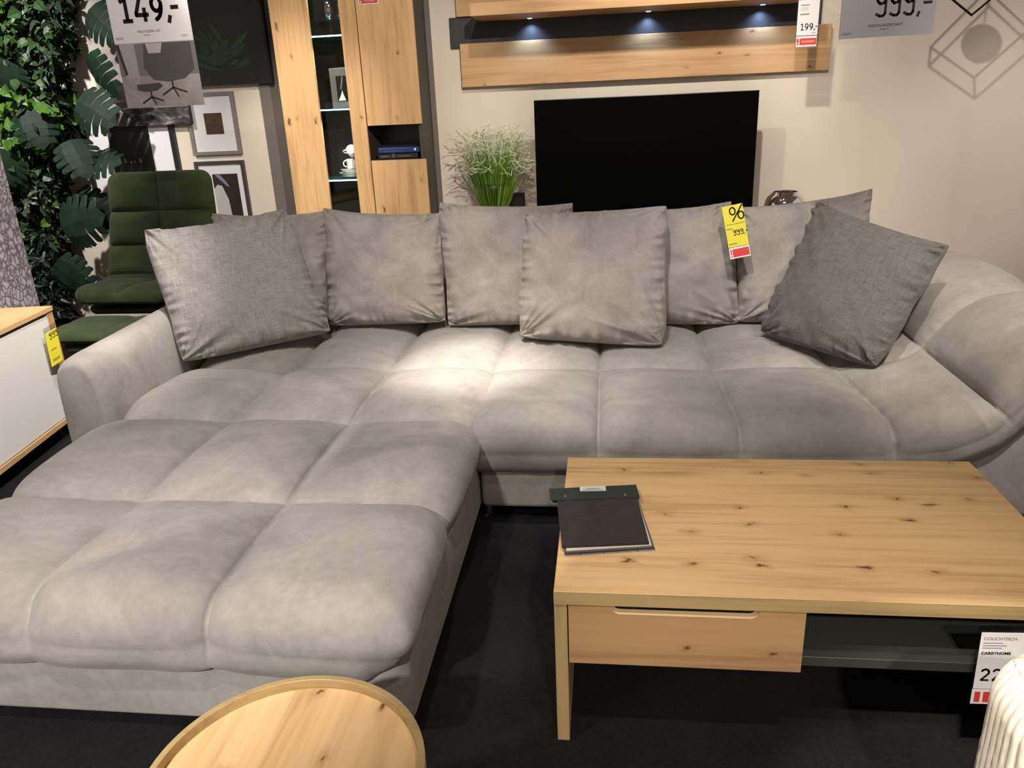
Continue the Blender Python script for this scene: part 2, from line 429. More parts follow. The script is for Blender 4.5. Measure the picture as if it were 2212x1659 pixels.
# ------------------------------------------------------------------ lettering
def text_mesh(body, size, bold=0.0, cx=1.0):
    cu = bpy.data.curves.new('t', 'FONT'); cu.body = body; cu.size = size; cu.offset = bold
    o = bpy.data.objects.new('t', cu); C.objects.link(o)
    dg = bpy.context.evaluated_depsgraph_get(); dg.update()
    me = o.evaluated_get(dg).to_mesh()
    vs = [(v.co.x * cx, v.co.y) for v in me.vertices]; fs = [tuple(p.vertices) for p in me.polygons]
    o.evaluated_get(dg).to_mesh_clear(); bpy.data.objects.remove(o); bpy.data.curves.remove(cu)
    return vs, fs
def ribbon(lines, w):
    """flat pen strokes: polylines turned into a 2D mesh"""
    vs, fs = [], []
    for ln in lines:
        for (a, b) in zip(ln[:-1], ln[1:]):
            dx, dy = b[0] - a[0], b[1] - a[1]; l = math.hypot(dx, dy) or 1e-6
            nx, ny = -dy / l * w / 2, dx / l * w / 2; o = len(vs)
            vs += [(a[0] + nx, a[1] + ny), (a[0] - nx, a[1] - ny), (b[0] - nx, b[1] - ny), (b[0] + nx, b[1] + ny)]
            fs.append((o, o + 1, o + 2, o + 3))
        for p in ln[1:-1]:
            o = len(vs); vs += [(p[0] + w / 2 * math.cos(t * PI / 6), p[1] + w / 2 * math.sin(t * PI / 6)) for t in range(12)]
            fs.append(tuple(range(o, o + 12)))
    return vs, fs
def arc(cx, cy, rx, ry, a0, a1, n=16):
    return [(cx + rx * math.cos(math.radians(a0 + (a1 - a0) * i / n)), cy + ry * math.sin(math.radians(a0 + (a1 - a0) * i / n))) for i in range(n + 1)]
def digits(s, pen=0.15):
    """upright price lettering with a slab-footed 1"""
    x = 0; lines = []
    for ch in s:
        L = []
        if ch == '1': L = [[(0.05, 0.80), (0.30, 0.93), (0.30, 0.07)], [(0.08, 0.06), (0.54, 0.06)]]; w = 0.66
        elif ch == '4': L = [[(0.34, 0.96), (0.08, 0.34), (0.08, 0.27), (0.64, 0.27)], [(0.46, 0.55), (0.46, 0.0)]]; w = 0.74
        elif ch == '9': L = [arc(0.30, 0.66, 0.21, 0.27, 20, 380), arc(0.14, 0.62, 0.37, 0.56, 12, -82)]; w = 0.70
        elif ch == '2': L = [arc(0.29, 0.68, 0.22, 0.24, 165, -25) + [(0.10, 0.10), (0.10, 0.07)], [(0.06, 0.07), (0.55, 0.07)]]; w = 0.70
        elif ch == ',': L = [[(0.16, 0.20), (0.06, -0.10)]]; w = 0.22
        elif ch == '-': L = [[(0.0, 0.50), (0.36, 0.50)]]; w = 0.45
        lines += [[(p[0] + x, p[1]) for p in l] for l in L]; x += w
    return ribbon(lines, pen)
def curly_nines(s, pen=0.10):
    x = 0; lines = []
    for ch in s:
        if ch == '9':
            L = [arc(0.26, 0.80, 0.20, 0.20, 70, 250, 10) + [(0.20, 0.58), (0.40, 0.63), (0.47, 0.98)], [(0.47, 0.98), (0.47, 0.14), (0.38, 0.03), (0.22, 0.03), (0.02, 0.14)]]; w = 0.66
        elif ch == ',': L = [[(0.12, 0.14), (0.03, -0.10)]]; w = 0.26
        else: L = [[(0.0, 0.52), (0.42, 0.52)]]; w = 0.5
        lines += [[(p[0] + x, p[1]) for p in l] for l in L]; x += w
    return ribbon(lines, pen)
def on_plane(geo, O, U, V, scale=1.0, off=(0, 0), lift=0.0012):
    """places a 2D mesh on a plane with origin O and axes U, V (unit)"""
    O, U, V = Vector(O), Vector(U), Vector(V); n = U.cross(V).normalized()
    vs = [O + U * (p[0] * scale + off[0]) + V * (p[1] * scale + off[1]) + n * lift for p in geo[0]]
    return MB().add(vs, geo[1])
def rect(w, h): return [(0, 0), (w, 0), (w, h), (0, h)], [(0, 1, 2, 3)]
def card(O, U, V, w, h, t=0.003):
    O, U, V = Vector(O), Vector(U), Vector(V); n = U.cross(V).normalized() * t
    p = [O, O + U * w, O + U * w + V * h, O + V * h]
    return MB().add([q - n for q in p] + p, [(3, 2, 1, 0), (4, 5, 6, 7), (0, 1, 5, 4), (1, 2, 6, 5), (2, 3, 7, 6), (3, 0, 4, 7)])

# ================================================================== THE SETTING
YW = 5.63
def struct(name, mb, mat, **kw):
    o = obj(name, mb, mat, **kw); o['kind'] = 'structure'; return o
struct('floor', MB().box(-6.2, 4.4, -2.0, YW + 0.1, -0.06, 0), carpet('black_carpet'))
struct('wall_back', MB().box(-6.2, 4.4, YW, YW + 0.1, 0, 3.3), wall_paint('cream_paint', (0.70, 0.615, 0.515)))
struct('ceiling', MB().box(-6.2, 4.4, -2.0, YW + 0.1, 3.3, 3.36), plain('ceiling_paint', (0.35, 0.33, 0.31), 0.9))
struct('wall_strip_1', MB().box(-2.440, -1.180, 5.612, YW - 0.0005, 0, 3.3), plain('grey_wall_strip', (0.15, 0.130, 0.108), 0.7))  # dark grey strip on the wall, wider than the cabinet before it
struct('wall_left', MB().box(-3.28, -3.14, 1.6, 3.87, 0, 3.3), pebble_paper('pebble_wallpaper'))

# ================================================================== SOFA
XS = [-1.90, -1.435, -0.965, -0.50]
def edge_profile(r_out, r_down, depth, n=10):
    """polyline of (outward, down) from the flat top over a rounded edge to a tucked bottom"""
    p = []
    for i in range(n + 1):
        a = PI / 2 * i / n
        p.append((r_out * math.sin(a) ** 0.9, r_down * (1 - math.cos(a))))
    d0 = r_down
    for i in range(1, 5): p.append((r_out + 0.006 * math.sin(PI * i / 5), d0 + (depth - d0) * i / 4))
    for i in range(1, 5):
        a = PI / 2 * i / 4; p.append((r_out - 0.03 * (1 - math.cos(a)), depth + 0.025 * math.sin(a)))
    p.append((r_out - 0.12, depth + 0.027))
    return np.array(p)
def puff(a, p=2.7, q=0.43):
    return np.clip(1 - np.abs(a) ** p, 0, 1) ** q
def cell(x, cuts):
    """cell-local coordinate -1..1 and distance to the nearest seam"""
    x = np.asarray(x, float); cuts = np.array(cuts)
    k = np.clip(np.searchsorted(cuts, x) - 1, 0, len(cuts) - 2)
    lo = cuts[k]; hi = cuts[k + 1]
    a = (x - lo) / (hi - lo) * 2 - 1
    return np.clip(a, -1, 1), np.minimum(np.abs(x - lo), np.abs(hi - x))

sofa = thing('corner_sofa', 'large grey velvet corner sofa with tufted seat and wide chaise on the left', 'sofa', (-0.3, 3.0, 0))

def chaise_cushion():
    x0, x1, y0, y1 = -1.92, -0.475, 1.440, 3.93
    ro, rd, dep = 0.11, 0.105, 0.165
    ztop = 0.395
    ep = edge_profile(ro, rd, dep)
    seg = np.r_[0, np.cumsum(np.hypot(*np.diff(ep, axis=0).T))]
    st = 0.0065
    # inner flat rectangle
    xi0, xi1, yi0 = x0 + ro, x1 - ro, y0 + ro
    L = seg[-1]
    xs = np.r_[xi0 - np.linspace(L, 0, 40)[:-1], np.arange(xi0, xi1, st), xi1 + np.linspace(0, L, 40)]
    ys = np.r_[yi0 - np.linspace(L, 0, 40)[:-1], np.arange(yi0, y1, st)]
    gx, gy = np.meshgrid(xs, ys, indexing='ij')
    qx = np.clip(gx, xi0, xi1); qy = np.maximum(gy, yi0)
    dx, dy = gx - qx, gy - qy
    # beyond Y=2.55 the right side is joined to the main seat: no edge there
    d = (np.abs(dx) ** 7 + np.abs(dy) ** 7) ** (1 / 7); dd = np.minimum(d, L)
    ux = np.divide(dx, d, out=np.zeros_like(d), where=d > 1e-9); uy = np.divide(dy, d, out=np.zeros_like(d), where=d > 1e-9)
    out = np.interp(dd, seg, ep[:, 0]); down = np.interp(dd, seg, ep[:, 1])
    out = out - 0.055 * np.clip(ux, 0, 1) * np.clip((down - 0.07) / 0.10, 0, 1) ** 1.5
    # squarer corners than a circle
    X = qx + ux * out; Y = qy + uy * out; Z = ztop - down
    # local normal
    o2 = np.interp(np.minimum(dd + 0.004, L), seg, ep[:, 0]) - np.interp(np.maximum(dd - 0.004, 0), seg, ep[:, 0])
    w2 = np.interp(np.minimum(dd + 0.004, L), seg, ep[:, 1]) - np.interp(np.maximum(dd - 0.004, 0), seg, ep[:, 1])
    ln = np.hypot(o2, w2) + 1e-9
    nh, nz = w2 / ln, o2 / ln
    # tufts: cell coordinates run over the edge too
    cutsx = [x0 - 0.26, -1.435, -0.965, x1 + 0.26]
    cutsy = [y0 - 0.30, 1.985, 2.60, 3.19, 4.05]
    sx = qx + ux * dd; sy = qy + uy * dd
    a, da = cell(sx, cutsx); b, db = cell(sy, cutsy)
    side = np.clip((dd - 0.10) / 0.12, 0, 1)            # cross seams fade down the sides
    pb = puff(b) * (1 - 0.55 * side * (np.abs(ux) > 0.5)) + 0.55 * side * (np.abs(ux) > 0.5)
    disp = 0.080 * puff(a) * pb - 0.028
    disp = np.where(disp > 0, disp, disp * 0.7) * np.clip(1 - np.clip((dd - (L - 0.28)) / 0.15, 0, 1) * 0.80, 0.1, 1)
    disp += 0.004 * vnoise(sx * 5, sy * 5, 3) + 0.0018 * vnoise(sx * 16, sy * 16, 4)
    # gathered folds along the seams
    disp += 0.0028 * np.exp(-(da / 0.045) ** 2) * vnoise(sx * 3, sy * 44, 5) * np.clip(dd / 0.08, 0.15, 1)
    disp += 0.0022 * np.exp(-(db / 0.05) ** 2) * vnoise(sx * 40, sy * 3, 6)
    X = X + ux * nh * disp; Y = Y + uy * nh * disp; Z = Z + nz * disp
    mb = MB().add(np.stack([X, Y, Z], -1).reshape(-1, 3), grid_faces(len(xs), len(ys)))
    return obj('chaise_cushion', mb, SOFA, sofa, smooth=True)
chaise_cushion()

PROF = np.array([(-0.50, 0.395), (0.0, 0.395), (0.6, 0.395), (0.95, 0.40), (1.10, 0.41), (1.19, 0.43), (1.26, 0.475), (1.31, 0.545),
                 (1.36, 0.61), (1.42, 0.665), (1.50, 0.698), (1.60, 0.705), (1.68, 0.685), (1.73, 0.635), (1.745, 0.58), (1.745, 0.42), (1.745, 0.25), (1.745, 0.12)])
def smooth_poly(p, n=4):
    for _ in range(n):
        q = [p[0]]
        for a, b in zip(p[:-1], p[1:]): q += [0.75 * a + 0.25 * b, 0.25 * a + 0.75 * b]
        q.append(p[-1]); p = np.array(q)
    return p
def seat_cushion():
    P = smooth_poly(PROF, 3)
    s = np.r_[0, np.cumsum(np.hypot(*np.diff(P, axis=0).T))]
    st = 0.0065
    us = np.arange(0, s[-1], st)
    px = np.interp(us, s, P[:, 0]); pz = np.interp(us, s, P[:, 1])
    tx = np.gradient(px, us); tz = np.gradient(pz, us); l = np.hypot(tx, tz); tx /= l; tz /= l
    nx, nz = -tz, tx
    y0, y1 = 2.535, 3.93
    ro, rd, dep = 0.085, 0.095, 0.155
    ep = edge_profile(ro, rd, dep); seg = np.r_[0, np.cumsum(np.hypot(*np.diff(ep, axis=0).T))]; L = seg[-1]
    ys = np.r_[(y0 + ro) - np.linspace(L, 0, 44)[:-1], np.arange(y0 + ro, y1, st)]
    gu, gy = np.meshgrid(us, ys, indexing='ij')
    dd = np.clip((y0 + ro) - gy, 0, L)
    out = np.interp(dd, seg, ep[:, 0]); down = np.interp(dd, seg, ep[:, 1])
    Y = np.where(gy < y0 + ro, y0 + ro - out, gy)
    o2 = np.interp(np.minimum(dd + 0.004, L), seg, ep[:, 0]) - np.interp(np.maximum(dd - 0.004, 0), seg, ep[:, 0])
    w2 = np.interp(np.minimum(dd + 0.004, L), seg, ep[:, 1]) - np.interp(np.maximum(dd - 0.004, 0), seg, ep[:, 1])
    ln = np.hypot(o2, w2) + 1e-9; ny_, nn = -w2 / ln, o2 / ln
    flat = dd <= 0; ny_ = np.where(flat, 0, ny_); nn = np.where(flat, 1, nn)
    def u_of_x(x):
        return float(us[np.argmin(np.abs(px - x) + (pz > 0.6) * 0)])
    ucut = [0, u_of_x(-0.03), u_of_x(0.45), u_of_x(0.93), u_of_x(1.265), float(us[np.argmax(px > 1.74)]) + 0.12, s[-1] + 0.6]
    vcut = [y0 - 0.28, 3.19, 4.05]
    sy = (y0 + ro) - dd; sy = np.where(gy < y0 + ro, sy, gy)
    # the radiating seams lean outwards towards the front
    lean = np.clip((px - 0.2) / 1.2, 0, 1)[:, None] * (3.2 - sy) * 0.10
    a, da = cell(gu - lean * (gu < ucut[4] - 0.05), ucut); b, db = cell(sy, vcut)
    side = np.clip((dd - 0.10) / 0.10, 0, 1)
    mk = np.clip((gu - 0.5 * (ucut[3] + ucut[4])) / 0.1, 0, 1) * np.clip(dd / 0.16, 0, 1) * 0.85
    pa = puff(a) * (1 - mk) + 0.85 * mk
    disp = 0.076 * pa * puff(b) - 0.026
    disp = np.where(disp > 0, disp, disp * 0.7) * np.clip(1 - np.clip((dd - (L - 0.28)) / 0.15, 0, 1) * 0.80, 0.1, 1)
    disp += 0.004 * vnoise(gu * 5, sy * 5, 13) + 0.0018 * vnoise(gu * 16, sy * 16, 14)
    disp += 0.0026 * np.exp(-(da / 0.05) ** 2) * vnoise(gu * 3, sy * 44, 15) * np.clip(dd / 0.08, 0.15, 1)
    disp += 0.0026 * np.exp(-(db / 0.05) ** 2) * vnoise(gu * 40, sy * 3, 16)
    disp += 0.0035 * np.clip((gu - ucut[3]) / 0.4, 0, 1) * np.clip(dd / 0.15, 0, 1) * vnoise(gu * 2.5, sy * 60, 17)
    down = down * (1 - 0.30 * np.clip((px - 1.0) / 0.35, 0, 1))[:, None]
    off = -down + nn * disp
    X = px[:, None] + nx[:, None] * off; Z = pz[:, None] + nz[:, None] * off; Y = Y + ny_ * disp
    mb = MB().add(np.stack([X, Y, Z], -1).reshape(-1, 3), grid_faces(len(us), len(ys)))
    return obj('seat_cushion', mb, SOFA, sofa, smooth=True)
seat_cushion()

# upholstered bases
rc = 0.055
pl_ = [(-1.87, 3.95), (-1.87, 1.462)] + [(-0.480 - rc + rc * math.sin(t * PI / 12), 1.462 + rc - rc * math.cos(t * PI / 12)) for t in range(7)] + [(-0.480, 3.95)]
bb = bmesh.new(); vf = [bb.verts.new((p[0], p[1], 0.045)) for p in pl_]; f = bb.faces.new(vf); r = bmesh.ops.extrude_face_region(bb, geom=[f])
for v in r['geom']:
    if isinstance(v, bmesh.types.BMVert): v.co.z = 0.262
bmesh.ops.recalc_face_normals(bb, faces=bb.faces[:])
bmesh.ops.bevel(bb, geom=[e for e in bb.edges if e.calc_face_angle(0) > 1.2 and abs(e.verts[0].co.z - e.verts[1].co.z) < 0.01], offset=0.014, segments=3, profile=0.5, affect='EDGES')
obj('chaise_base', MB().bm(bb), SOFA, sofa, auto=40)
bot = [(-0.47, 0.06), (1.70, 0.06)]
top = [(1.70, 0.62), (1.60, 0.605), (1.48, 0.57), (1.369, 0.51), (1.265, 0.42), (1.156, 0.345), (1.05, 0.285), (0.938, 0.262), (0.45, 0.25), (-0.47, 0.25)]
bb = bmesh.new()
vf = [bb.verts.new((p[0], 2.555, p[1])) for p in bot + top]
f = bb.faces.new(vf); r = bmesh.ops.extrude_face_region(bb, geom=[f])
for v in r['geom']:
    if isinstance(v, bmesh.types.BMVert): v.co.y = 3.95
bmesh.ops.recalc_face_normals(bb, faces=bb.faces[:])
bmesh.ops.bevel(bb, geom=[e for e in bb.edges if e.calc_face_angle(0) > 0.9], offset=0.02, segments=3, profile=0.5, affect='EDGES')
obj('seat_base', MB().bm(bb), SOFA, sofa, auto=40)
# low backrest behind the cushions
obj('backrest', MB().box(-2.13, 1.70, 3.945, 4.06, 0.06, 0.63, 0.045, 4), SOFA, sofa, auto=50)
# left armrest: an upright rounded board leaning slightly outwards, front end rounded
def armrest():
    n = 24
    sec = [(-1.925, 0.06), (-1.935, 0.45), (-1.955, 0.575), (-1.985, 0.625), (-2.03, 0.645), (-2.085, 0.64), (-2.13, 0.605), (-2.15, 0.54), (-2.15, 0.06)]
    sec = smooth_poly(np.array(sec), 2)
    ys = [2.60, 2.605, 2.62, 2.65, 2.70, 2.9, 3.2, 3.6, 3.92]
    ins = [0.035, 0.022, 0.010, 0.003, 0.0, 0, 0, 0, 0]
    c = np.array([-2.04, 0.34]); vs = []
    for y, i in zip(ys, ins):
        for p in sec:
            d = p - c; q = c + d * np.array([1 - i / 0.11, 1 - (i / 0.3 if d[1] > 0 else 0)])
            zz = q[1] + (0.03 * (y - 2.6) / 1.3 if q[1] > 0.3 else 0)
            vs.append((q[0] - 0.05 * max(0, (y - 3.0)) * 0.3, y + 0.0, zz))
    m = len(sec); mb = MB().add(vs, grid_faces(len(ys), m))
    mb.f.append(tuple(range(m))); mb.f.append(tuple(range((len(ys) - 1) * m, len(ys) * m))[::-1])
    for j in range(len(ys) - 1): mb.f.append((j * m, j * m + m - 1, (j + 1) * m + m - 1, (j + 1) * m))
    o = obj('armrest', mb, SOFA, sofa, smooth=True); fix_normals(o)
    tag(o, 'straight upright armrest'); return o
armrest()
for (x, y) in ((-0.455, 2.60), (1.52, 2.66), (0.55, 3.8), (-1.75, 3.75), (-1.78, 1.62), (-0.62, 1.65)):
    tall = 0.07 if x > -0.5 else 0.06
    obj('foot', MB().lathe([(0.026, 0.0), (0.03, 0.004), (0.03, 0.012), (0.02, 0.016), (0.019, tall + 0.0)], x, y, 20), CHROME, sofa, auto=40)

# ------------------------------------------------------------------ cushions
def pillow(name, label, cat, corners, T, mat, seed=0, pinch=0.105, group=None, sag=0.03, wr=1.0, n=72):
    """corners: bottom-left, bottom-right, top-right, top-left points in space"""
    cs = [np.array(p, float) for p in corners]; cc = sum(cs) / 4
    BL, BR, TR, TL = [cc + (p - cc) * 1.045 for p in cs]
    u = np.linspace(-1, 1, n); u = np.sign(u) * (1 - (1 - np.abs(u)) ** 1.35)       # denser at the rim
    gu, gv = np.meshgrid(u, u, indexing='ij')
    nrm = np.cross(BR - BL, TL - BL); nrm /= np.linalg.norm(nrm)
    wob = 0.02 * vnoise(gv * 3.1 + 9, np.sign(gu) * 3.0, seed) * np.clip(np.abs(gu), 0, 1) ** 3
    pu = gu * (1 - 0.55 * pinch * (1 - gv ** 4)) + wob
    pv = gv * (1 - np.where(gv < 0, 0.30, 1.15) * pinch * (1 - np.abs(gu) ** 3.2))
    ck = 1 - 0.06 * (np.abs(gu) * np.abs(gv)) ** 5; pu = pu * ck; pv = pv * ck
    # rounded corner tips
    a, b = (pu + 1) / 2, (pv + 1) / 2
    mid = ((1 - a) * (1 - b))[..., None] * BL + (a * (1 - b))[..., None] * BR + (a * b)[..., None] * TR + ((1 - a) * b)[..., None] * TL
    th = (np.clip(1 - np.abs(gu) ** 2.3, 0, 1) * np.clip(1 - np.abs(gv) ** 2.3, 0, 1)) ** 0.44
    th = th * (1 + 0.14 * (-gv)) + 0.21 * np.sqrt(np.clip(1 - np.maximum(np.abs(gu), np.abs(gv)) ** 6, 0, 1))
    rng = random.Random(seed)
    W = np.zeros_like(gu)
    for cx, cy, amp in ((-1, -1, 1.35), (1, -1, 1.35), (1, 1, 0.8), (-1, 1, 0.8)):
        r = np.hypot(gu - cx, gv - cy); ang = np.arctan2((gv - cy), (gu - cx))
        w = np.exp(-(r / 0.62) ** 2) * np.clip(r / 0.14, 0, 1)
        rid = vnoise(ang * 5.5 + rng.random() * 50, r * 0.9, seed + 7)
        W += amp * w * (-np.abs(rid) * 1.5 + 0.45)
    e = 1 - np.maximum(np.abs(gu), np.abs(gv))
    along = np.where(np.abs(gu) > np.abs(gv), gv, gu)
    W += 1.0 * np.exp(-(e / 0.17) ** 2) * np.clip(e / 0.02, 0, 1) * vnoise(along * 17, e * 2.5 + np.where(np.abs(gu) > np.abs(gv), 11, 3), seed + 9)
    W += 0.50 * vnoise(gu * 2.3 + seed, gv * 2.3, seed + 21) + 0.25 * vnoise(gu * 6 + gv * 2, gv * 5, seed + 22)
    bulge = T * th
    rim = np.clip(e / 0.03, 0, 1)
    size = np.linalg.norm(BR - BL)
    front = bulge + rim * W * 0.019 * wr * size / 0.55
    F = mid + nrm * front[..., None]
    B = mid - nrm * (bulge * 0.85)[..., None]
    # the fill settles a little
    F[..., 2] -= sag * (1 - gu ** 2) * (1 - gv ** 2) * 0.4
    V = np.concatenate([F.reshape(-1, 3), B.reshape(-1, 3)])
    faces = grid_faces(n, n) + grid_faces(n, n, n * n, True)
    def idx(i, j): return i * n + j
    ring = [idx(i, 0) for i in range(n)] + [idx(n - 1, j) for j in range(1, n)] + [idx(i, n - 1) for i in range(n - 2, -1, -1)] + [idx(0, j) for j in range(n - 2, 0, -1)]
    for p, q in zip(ring, ring[1:] + ring[:1]): faces.append((q, p, p + n * n, q + n * n))
    c = V.mean(0)
    me = bpy.data.meshes.new(name); me.from_pydata([tuple(p) for p in (V - c)], [], faces)
    me.materials.append(mat)
    uv = me.uv_layers.new(name='UVMap'); uvs = np.concatenate([np.stack([a, b], -1).reshape(-1, 2)] * 2)
    li = np.zeros(len(me.loops), int); me.loops.foreach_get('vertex_index', li)
    uv.data.foreach_set('uv', uvs[li].ravel())
    me.polygons.foreach_set('use_smooth', [True] * len(me.polygons)); me.update()
    o = bpy.data.objects.new(name, me); C.objects.link(o); o.location = c
    fix_normals(o)
    md = o.modifiers.new('smooth', 'SUBSURF'); md.levels = 1; md.render_levels = 1
    return tag(o, label, cat, group)
PG = 'plain velvet back cushions on the sofa'
YB, YT = 3.69, 3.87
def lift(*p): return tuple(q + Vector((0, -0.012, 0.010)) for q in p)
pillow('throw_cushion', 'plain grey velvet cushion half hidden behind the woven cushion at the chaise armrest', 'cushion',
       lift(at(502, 704, YB), at(712, 702, YB), at(712, 456, YT), at(458, 462, YT)), 0.085, PILLOW, 1, group=PG)
pillow('throw_cushion', 'plain grey velvet cushion standing in front of the oak display cabinet doors', 'cushion',
       lift(at(716, 706, YB), at(968, 697, YB), at(954, 462, YT), at(700, 450, YT)), 0.095, PILLOW, 2, group=PG)
pillow('throw_cushion', 'plain grey velvet cushion in front of the grass vase, overlapped by the forward cushion', 'cushion',
       lift(at(970, 706, YB), at(1218, 700, YB), at(1238, 440, YT), at(946, 438, YT)), 0.095, PILLOW, 3, group=PG)
pillow('throw_cushion', 'plain grey velvet cushion standing furthest forward on the seat, before the television', 'cushion',
       lift(at(1122, 730, 3.47), at(1434, 750, 3.35), at(1440, 446, 3.62), at(1138, 464, 3.66)), 0.10, PILLOW, 4, pinch=0.07, group=PG)
pillow('throw_cushion', 'plain grey velvet cushion between the forward cushion and the yellow price tag', 'cushion',
       lift(at(1310, 702, YB), at(1596, 702, YB), at(1580, 436, YT), at(1300, 456, YT)), 0.095, PILLOW, 5, group=PG)
pillow('throw_cushion', 'plain grey velvet cushion behind the yellow price tag and the tilted woven cushion', 'cushion',
       lift(at(1592, 698, YB), at(1838, 692, YB), at(1888, 408, YT), at(1586, 450, YT)), 0.095, PILLOW, 6, group=PG)
pillow('throw_cushion', 'light grey woven cushion leaning in the corner by the chaise armrest', 'cushion',
       tuple(q + Vector((0.022, -0.01, 0.018)) for q in (at(384, 790, 3.12), at(712, 722, 3.54), at(606, 456, 3.64), at(300, 505, 3.32))), 0.085, WEAVE_L, 7, pinch=0.10, sag=0.0)
pillow('throw_cushion', 'dark grey woven cushion tilted onto one corner beside the curved end of the sofa', 'cushion',
       tuple(q + Vector((0, -0.01, 0.015)) for q in (at(1642, 724, 3.47), at(1893, 800, 3.03), at(2050, 536, 3.24), at(1768, 440, 3.60))), 0.085, WEAVE_R, 8, pinch=0.09, sag=0.0)

# ================================================================== COFFEE TABLE
TX0, TX1, TY0, TY1 = -0.123, 1.065, 1.50, 2.212
tbl = thing('coffee_table', 'long knotty oak coffee table with drawer, in front of the sofa', 'coffee table', (0.47, 1.86, 0))
obj('edge_band', MB().box(TX0, TX1, TY0, TY0 + 0.0015, 0.405, 0.4385), EDGE, tbl)
obj('table_top', MB().box(TX0, TX1, TY0 + 0.0016, TY1, 0.405, 0.439, 0.0015, 1), WOODX, tbl)
for x in (TX0, TX1 - 0.030):
    obj('side_panel', MB().box(x, x + 0.030, TY0 + 0.004, TY1 - 0.004, 0.0, 0.405, 0.001, 1), EDGEZ, tbl)
obj('bottom_shelf', MB().box(TX0 + 0.031, TX1 - 0.031, TY0 + 0.03, TY1 - 0.03, 0.236, 0.262, 0.001, 1), SHELFG, tbl)
obj('divider', MB().box(0.428, 0.444, TY0 + 0.03, TY1 - 0.03, 0.262, 0.404), SHELFG, tbl)
obj('back_panel', MB().box(TX0 + 0.031, TX1 - 0.031, TY1 - 0.06, TY1 - 0.045, 0.262, 0.404), GRAPHITE, tbl)
# drawer front with a scooped grip along its top edge
fx0, fx1, fz0, fz1 = -0.090, 0.440, 0.240, 0.401
g0, g1, gd = 0.010, 0.338, 0.019
poly = [(fx0, fz0), (fx1, fz0), (fx1, fz1), (g1, fz1)] + [(g1 - 0.019 + 0.019 * math.cos(-t * PI / 2 / 6), fz1 - gd * math.sin(t * PI / 2 / 6)) for t in range(1, 7)] + \
       [(g0 + 0.019 - 0.019 * math.sin(t * PI / 2 / 6), fz1 - gd * math.cos(t * PI / 2 / 6)) for t in range(0, 6)] + [(g0, fz1), (fx0, fz1)]
dr = obj('drawer', MB().prism(poly, 'y', TY0 + 0.002, TY0 + 0.022), WOODF, tbl); fix_normals(dr)
gp = [(p[0], p[1]) for p in poly[3:-1]]
grip = MB()
for a, c in zip(gp[:-1], gp[1:]):
    grip.quad((a[0], TY0 + 0.0012, a[1] + 0.0004), (a[0], TY0 + 0.022, a[1] + 0.0004), (c[0], TY0 + 0.022, c[1] + 0.0004), (c[0], TY0 + 0.0012, c[1] + 0.0004))
o = obj('grip_edge', grip, plain('pale_milled_oak', (0.82, 0.60, 0.34), 0.5), dr); tag(o, 'pale milled grip edge')
obj('drawer_box', MB().box(fx0 + 0.02, fx1 - 0.03, TY0 + 0.0222, TY1 - 0.12, 0.264, 0.372), GRAPHITE, dr)

# swatch book at the left end of the table
sw = thing('fabric_swatch_book', 'fabric sample book with dark binder bar lying on the left end of the coffee table', 'swatch book', (0.0, 1.86, 0.439))
def slab(c, z0, z1, bev=0.0008):
    mb = MB(); n = len(c)
    mb.add([(p[0], p[1], z0) for p in c] + [(p[0], p[1], z1) for p in c], [tuple(range(n))[::-1], tuple(range(n, 2 * n))] + [(i, (i + 1) % n, n + (i + 1) % n, n + i) for i in range(n)])
    return mb
def sw_pts(pts, z): return [atz(u, v, z) for u, v in pts]
lay = [('swatch', 'light speckled lowest sample', [(1206, 1080), (1378, 1076), (1416, 1188), (1222, 1201)], 0.4395, 0.4415, print_mat('speckled_cloth', [(0.4, (0.08, 0.07, 0.06)), (0.6, (0.4, 0.37, 0.33))], 260)),
       ('swatch', 'dark grey-brown sample', [(1205, 1079), (1377, 1075), (1413, 1184), (1220, 1197)], 0.4415, 0.4445, plain('dark_cloth', (0.035, 0.028, 0.026), 0.9)),
       ('swatch', 'taupe sample', [(1204, 1079), (1377, 1074), (1410, 1180), (1219, 1192)], 0.4445, 0.4480, plain('taupe_cloth', (0.12, 0.10, 0.085), 0.9)),
       ('swatch', 'white sample', [(1204, 1078), (1376, 1074), (1408, 1177), (1224, 1189)], 0.4480, 0.4500, plain('white_cloth', (0.60, 0.56, 0.50), 0.9)),
       ('swatch', 'dark plum-brown top sample', [(1203, 1077), (1376, 1073), (1402, 1172), (1214, 1180)], 0.4500, 0.4560, velvet('plum_cloth', (0.016, 0.011, 0.011), (0.030, 0.022, 0.021), 30, 0.2))]
for nm, lb, pts, z0, z1, mt in lay:
    o = obj(nm, slab(sw_pts(pts, z1), z0, z1), mt, sw); tag(o, lb)
bar_p = sw_pts([(1190, 1081), (1382, 1074), (1374, 1047), (1186, 1056)], 0.4585)
bar = obj('binder_bar', slab(bar_p, 0.4565, 0.4590), plain('slate_plastic', (0.022, 0.032, 0.034), 0.45), sw)
bar2 = obj('binder_bar', slab(sw_pts([(1194, 1084), (1381, 1078), (1377, 1056), (1192, 1064)], 0.4425), 0.4397, 0.4425), plain('slate_plastic_low', (0.012, 0.016, 0.017), 0.5), sw)
o = obj('label_plate', slab(sw_pts([(1253, 1061), (1309, 1060), (1308, 1050), (1252, 1051)], 0.4592), 0.4590, 0.4596), PAPER, bar)
for k, (dy, a, c_) in enumerate(((0.0, 1266, 1296), (3.0, 1258, 1303))):
    obj('printed_line', slab(sw_pts([(a, 1056.2 + dy), (c_, 1055.7 + dy), (c_, 1054.3 + dy), (a, 1054.8 + dy)], 0.4597), 0.4596, 0.4598), INKG, o)
